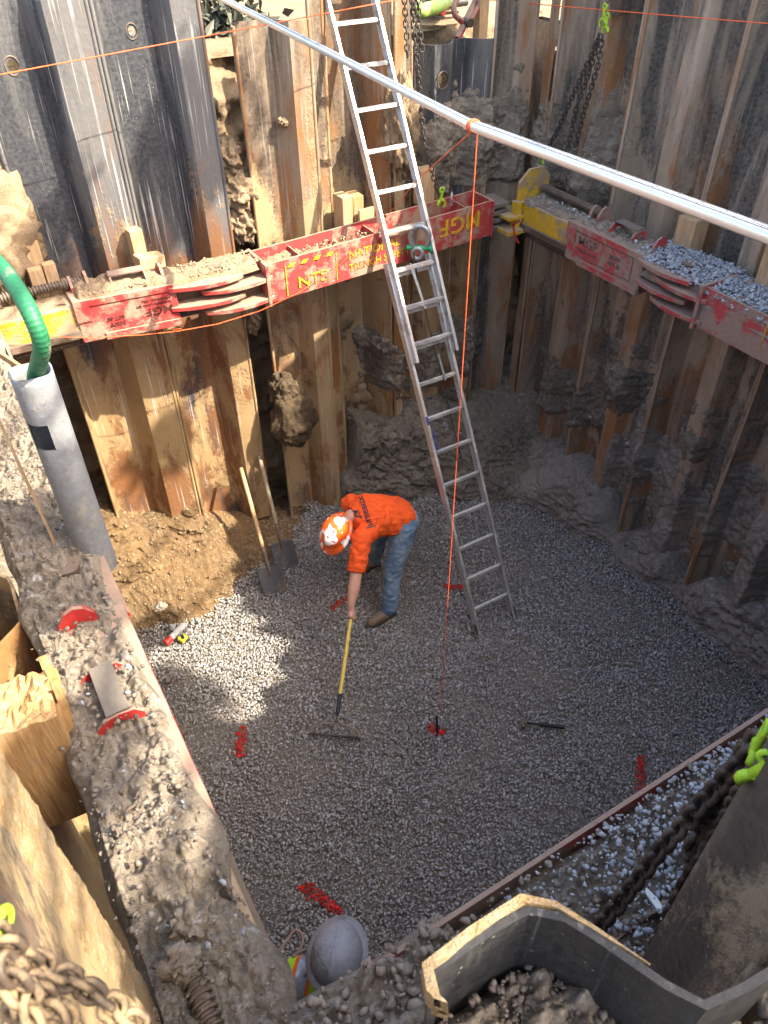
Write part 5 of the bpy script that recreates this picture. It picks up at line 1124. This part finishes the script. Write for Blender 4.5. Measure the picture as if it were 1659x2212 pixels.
caps = [(hipb, chb, .145, .17), (chb, nb-V((.02, .02, .05)), .15, .09), (chb, s1_, .11, .095), (chb, s2_, .11, .095), (s1_, V((.23, 1.37, 1.25)), .09, .07), (s2_, V((.61, 1.02, 1.23)), .09, .07)]
vs_ = blob('vest', caps, M['hivis'], w2p, .01, 6, .004, 12)
caps = [(V((.24, 1.16, .92)), V((.24, 1.2, .5)), .10, .08), (V((.24, 1.2, .5)), V((.24, 1.18, .12)), .078, .066), (V((.38, 1.02, .92)), V((.4, 1.06, .5)), .10, .08), (V((.4, 1.06, .5)), V((.4, 1.04, .12)), .078, .066), (hipb-V((0, 0, .05)), hipb+V((0, 0, .02)), .14, .14)]
blob('trousers', caps, M['jeans'], w2p, .01, 5, .006, 12)
for f_ in (V((.24, 1.18, .06)), V((.4, 1.04, .06))): blob('boot', [(f_, f_+V((.1, .12, -.01)), .055, .05), (f_, f_+V((0, 0, .1)), .05, .05)], M['boot'], w2p, .01, 3)
def band(me_src, name, mat, o, n, hw, lift):
    """strip of the vest surface lying within hw of a plane"""
    base = wloc(me_src); bm = bmesh.new(); bm.from_mesh(me_src.data); n = V(n).normalized(); o = V(o)-base
    bmesh.ops.bisect_plane(bm, geom=bm.verts[:]+bm.edges[:]+bm.faces[:], plane_co=o+n*hw, plane_no=n, clear_outer=True)
    bmesh.ops.bisect_plane(bm, geom=bm.verts[:]+bm.edges[:]+bm.faces[:], plane_co=o-n*hw, plane_no=n, clear_inner=True)
    for v in bm.verts: v.co += v.normal*lift
    me = bpy.data.meshes.new(name); bm.to_mesh(me); bm.free(); me.polygons.foreach_set('use_smooth', [True]*len(me.polygons)); o2 = bpy.data.objects.new(name, me); COL.objects.link(o2); o2.parent = w2p; o2.location = me_src.location; me.materials.append(mat); return o2
bn = V((.75, -.66, 0)); bo_ = V((.29, 1.34, 1.4))
band(vs_, 'orange_band', M['hi_orange'], bo_, bn, .045, .002); band(vs_, 'reflective_band', M['silver'], bo_, bn, .027, .004)
hat(w2p, C-V((0, 0, .06)), V((.04, .10, 1)), V((.62, .75, 0)), 1.13, M['hat_g'])
sp_ = smoothp([onz(a_, b_, 1.66) for a_, b_ in ((600, 2055), (618, 2035), (636, 2010), (652, 2018), (653, 2040), (640, 2060), (632, 2068), (650, 2055), (672, 2052), (686, 2070), (680, 2092), (655, 2108))], 6)
tag(MB().tube(sp_, .007, 8).build('air_hose', M['red_grey'], None, sp_[0]), 'thin looped red hose beside the grey hard hat', 'hose')

# ------------------------------------------------------------------ things on the ground behind the far wall
def gp(px, py, z=4.33): return onz(px, py, z)
p = gp(915, 25, 4.55); 
tag(MB().tube(smoothp([gp(880, -20, 4.5), gp(905, 22, 4.5), gp(925, 20, 4.5), gp(950, 12, 4.5), gp(985, -15, 4.5)], 8), .055, 14).build('discharge_hose', M['hose_l'], None, gp(905, 22, 4.5)), 'yellow green hose lying on the ground beyond the far sheets', 'hose')
q = gp(918, 8, 4.33)+V((0, .9, 0)); tag(MB().lathe([(.001, 0), (.27, 0), (.29, .02), (.28, .3), (.29, .32), (.28, .34), (.29, .85), (.26, .88), (.001, .88)], V((q.x, q.y, 4.3)), (0, 0, 1), 24).build('barrel', M['blue'], None, q), 'blue barrel behind the green hose beyond the far sheets', 'barrel')
pm_ = gp(965, 35, 4.33); r = root('water_pump', pm_, 'grey pump with red and black fittings on the ground beyond the far sheets', 'pump')
m = MB(); m.cyl(pm_+V((-.12, .15, .16)), pm_+V((.12, .15, .16)), .14, seg=20); m.cyl(pm_+V((.12, .15, .16)), pm_+V((.17, .15, .16)), .10, seg=20); m.build('casing', M['galv'], r, bevel=.004)
m = MB(); m.box(pm_+V((-.15, -.02, .09)), (.13, .10, .14)); m.cyl(pm_+V((-.08, -.03, .10)), pm_+V((.2, -.02, .10)), .035, seg=12); m.build('motor', M['black'], r, bevel=.006)
m = MB(); m.box(pm_+V((-.10, -.08, .09)), (.05, .02, .12)); m.cyl(pm_+V((.05, .1, .30)), pm_+V((.05, .1, .42)), .05, seg=14); m.build('red_trim', M['red_plastic'], r, bevel=.004)
m = MB()
for e in (-.14, .14): m.box(pm_+V((0, .15+e*.6, .012)), (.34, .04, .02))
m.build('skid', M['iron'], r)
# red pipe clamp with a long arm
k0, k1 = ony(1035, -12, 6.45), ony(988, 84, 6.30); r = root('red_clamp', k1, 'red steel lifting clamp with a curved jaw behind the low cut sheet', 'clamp')
m = MB(); m.tube([k0, k0.lerp(k1, .5), k1], .03, 10); m.build('arm', M['red'], r)
m = MB(); m.tube(smoothp([ony(992, -12, 6.4), ony(982, 10, 6.38), ony(982, 30, 6.36), ony(993, 42, 6.35), ony(1008, 54, 6.35), ony(1018, 40, 6.36), ony(1030, 20, 6.38), ony(1052, -10, 6.4)], 6), .024, 10); m.build('jaw', M['red'], r)
m = MB(); c = ony(1010, 48, 6.32); m.cyl(c-V((.0, .05, 0)), c+V((0, .05, 0)), .035, seg=12); m.build('bolt', M['iron'], r)
p = ony(1047, 30, 6.35); tag(MB().box((p.x, 6.4, 4.6), (.10, .09, .75)).build('pile_edge_post', M['wood'], None, (p.x, 6.4, 4.25), bevel=.005), 'pale sheet pile edge standing behind the low cut sheet', 'post')  # pale upright drawn in wood for a sheet pile edge

def foliage(name, c, rad, n, s, mat, label, cat, parent=None, seed=0, aspect=2.2, hollow=.0):
    cl = rng.normal(size=(max(6, n//60), 3)); cl /= np.linalg.norm(cl, axis=1)[:, None]; cl *= rng.uniform(.35, 1, (len(cl), 1)); pts = cl[rng.integers(0, len(cl), n)]+rng.normal(0, .20, (n, 3)); pts = pts*np.array(rad)+np.array(c)
    d = rng.normal(size=(n, 3)); d[:, 2] -= .3; d /= np.linalg.norm(d, axis=1)[:, None]; e = rng.normal(size=(n, 3)); e -= d*(e*d).sum(1)[:, None]; e /= np.linalg.norm(e, axis=1)[:, None]; L = s*rng.uniform(.6, 1.3, n)[:, None]; W = L/aspect/2
    nrm = np.cross(d, e)
    v = np.stack([pts, pts+d*L*.4+e*W+nrm*L*.06, pts+d*L, pts+d*L*.4-e*W+nrm*L*.06], 1).reshape(-1, 3); f = (np.arange(n)*4)[:, None]+np.array([[0, 1, 2, 3]])
    me = bpy.data.meshes.new(name); me.from_pydata(v.tolist(), [], f.tolist()); at = me.attributes.new('shade', 'FLOAT', 'POINT'); at.data.foreach_set('value', np.repeat(rng.random(n), 4).astype(np.float32)); o = link(name, me, mat, parent, None if parent else c)
    return tag(o, label, cat)
for (px, py, y, rad, n, l) in ((470, 10, 7.6, (.5, .35, .4), 500, 'dark leafy shrub seen in the gap above the sunlit earth'), (190, -20, 7.0, (.6, .3, .25), 300, 'leafy plants behind the far left sheet tops'), (20, -5, 7.1, (.5, .3, .22), 200, 'leafy plants at the top left picture corner')):
    q = ony(px, py, y); r = root('shrub', (q.x, q.y, GZ-.1), l, 'shrub'); foliage('foliage', (q.x, q.y, q.z), rad, n, .16, M['leaf_d'], None, None, r)
    m = MB()
    for k in range(6): e = V((q.x+random.uniform(-.3, .3), q.y+random.uniform(-.2, .2), q.z+.2)); m.tube([V((q.x, q.y, GZ-.1)), V((q.x, q.y, GZ-.1)).lerp(e, .5)+V((.05, 0, 0)), e], .008, 5)
    m.build('stem', M['bark'], r)

# ------------------------------------------------------------------ unseen tree, added to throw shade into the pit
tr = root('tree', (2.0, -5.4, GZ-.1), 'unseen broadleaf tree added outside the near corner to shade the pit', 'tree')
SX, SY = .85/1.35, -1/1.35      # the sun's slope: where a leaf cluster must hang to shade a spot
shade_spots = [(-2.10, 3.22, .20, 7.0), (-2.10, 3.26, .22, 7.6), (-2.1, 3.2, .34, 8.6), (-2.3, 4.15, .2, 8.8), (.55, 5.2, .22, 9.0), (.30, 4.35, .34, 9.0), (-.1, 5.0, .3, 9.0), (-2.05, 5.3, .40, 9.0), (-.55, 8.75, .42, 9.4), (-1.5, 8.3, .35, 9.2), (.35, 7.0, .25, 9.2), (2.6, 7.6, .4, 10.), (3.4, 6.6, .5, 10.)]
lm = MB(); tb0 = V((2.0, -5.4, GZ-.1)); tt = V((2.1, -5.3, 8.8)); lm.tube(smoothp([tb0, V((2.0, -5.45, 6)), V((2.1, -5.3, 7.6)), tt, V((2.0, -5.4, 11.5))], 5), .2, 12, rf=lambda q: .21-.13*q); lm.build('trunk', M['bark'], tr)
crown = bpy.data.objects.new('crown', None); COL.objects.link(crown); crown.parent = tr
n_ = 0
for (fx_, fy_, rr, zz_) in shade_spots:
    c = V((fx_+SX*zz_, fy_+SY*zz_, zz_)); lb = MB(); k_ = tt.lerp(c, .5)+V((0, 0, .7)); lb.tube(smoothp([tt, k_, c], 5), .05, 7, rf=lambda q: .045-.033*q); lb.build('limb', M['bark'], tr)
    foliage('added_leaf_cluster', c, (rr, rr, rr*.7), int(900*rr/.35), .13, M['leaf'], None, None, tr, aspect=1.7)
for (cx_, cy_, cz_, rr) in ((2.0, -5.4, 11.6, 1.2), (1.0, -6.0, 10.4, 1.2), (.6, -5.4, 9.8, 1.)): foliage('added_leaf_cluster', (cx_, cy_, cz_), (rr, rr, rr*.7), 2500, .16, M['leaf'], None, None, tr, aspect=1.7)
bpy.data.objects.remove(crown)
bpy.data.scenes.remove(TS)
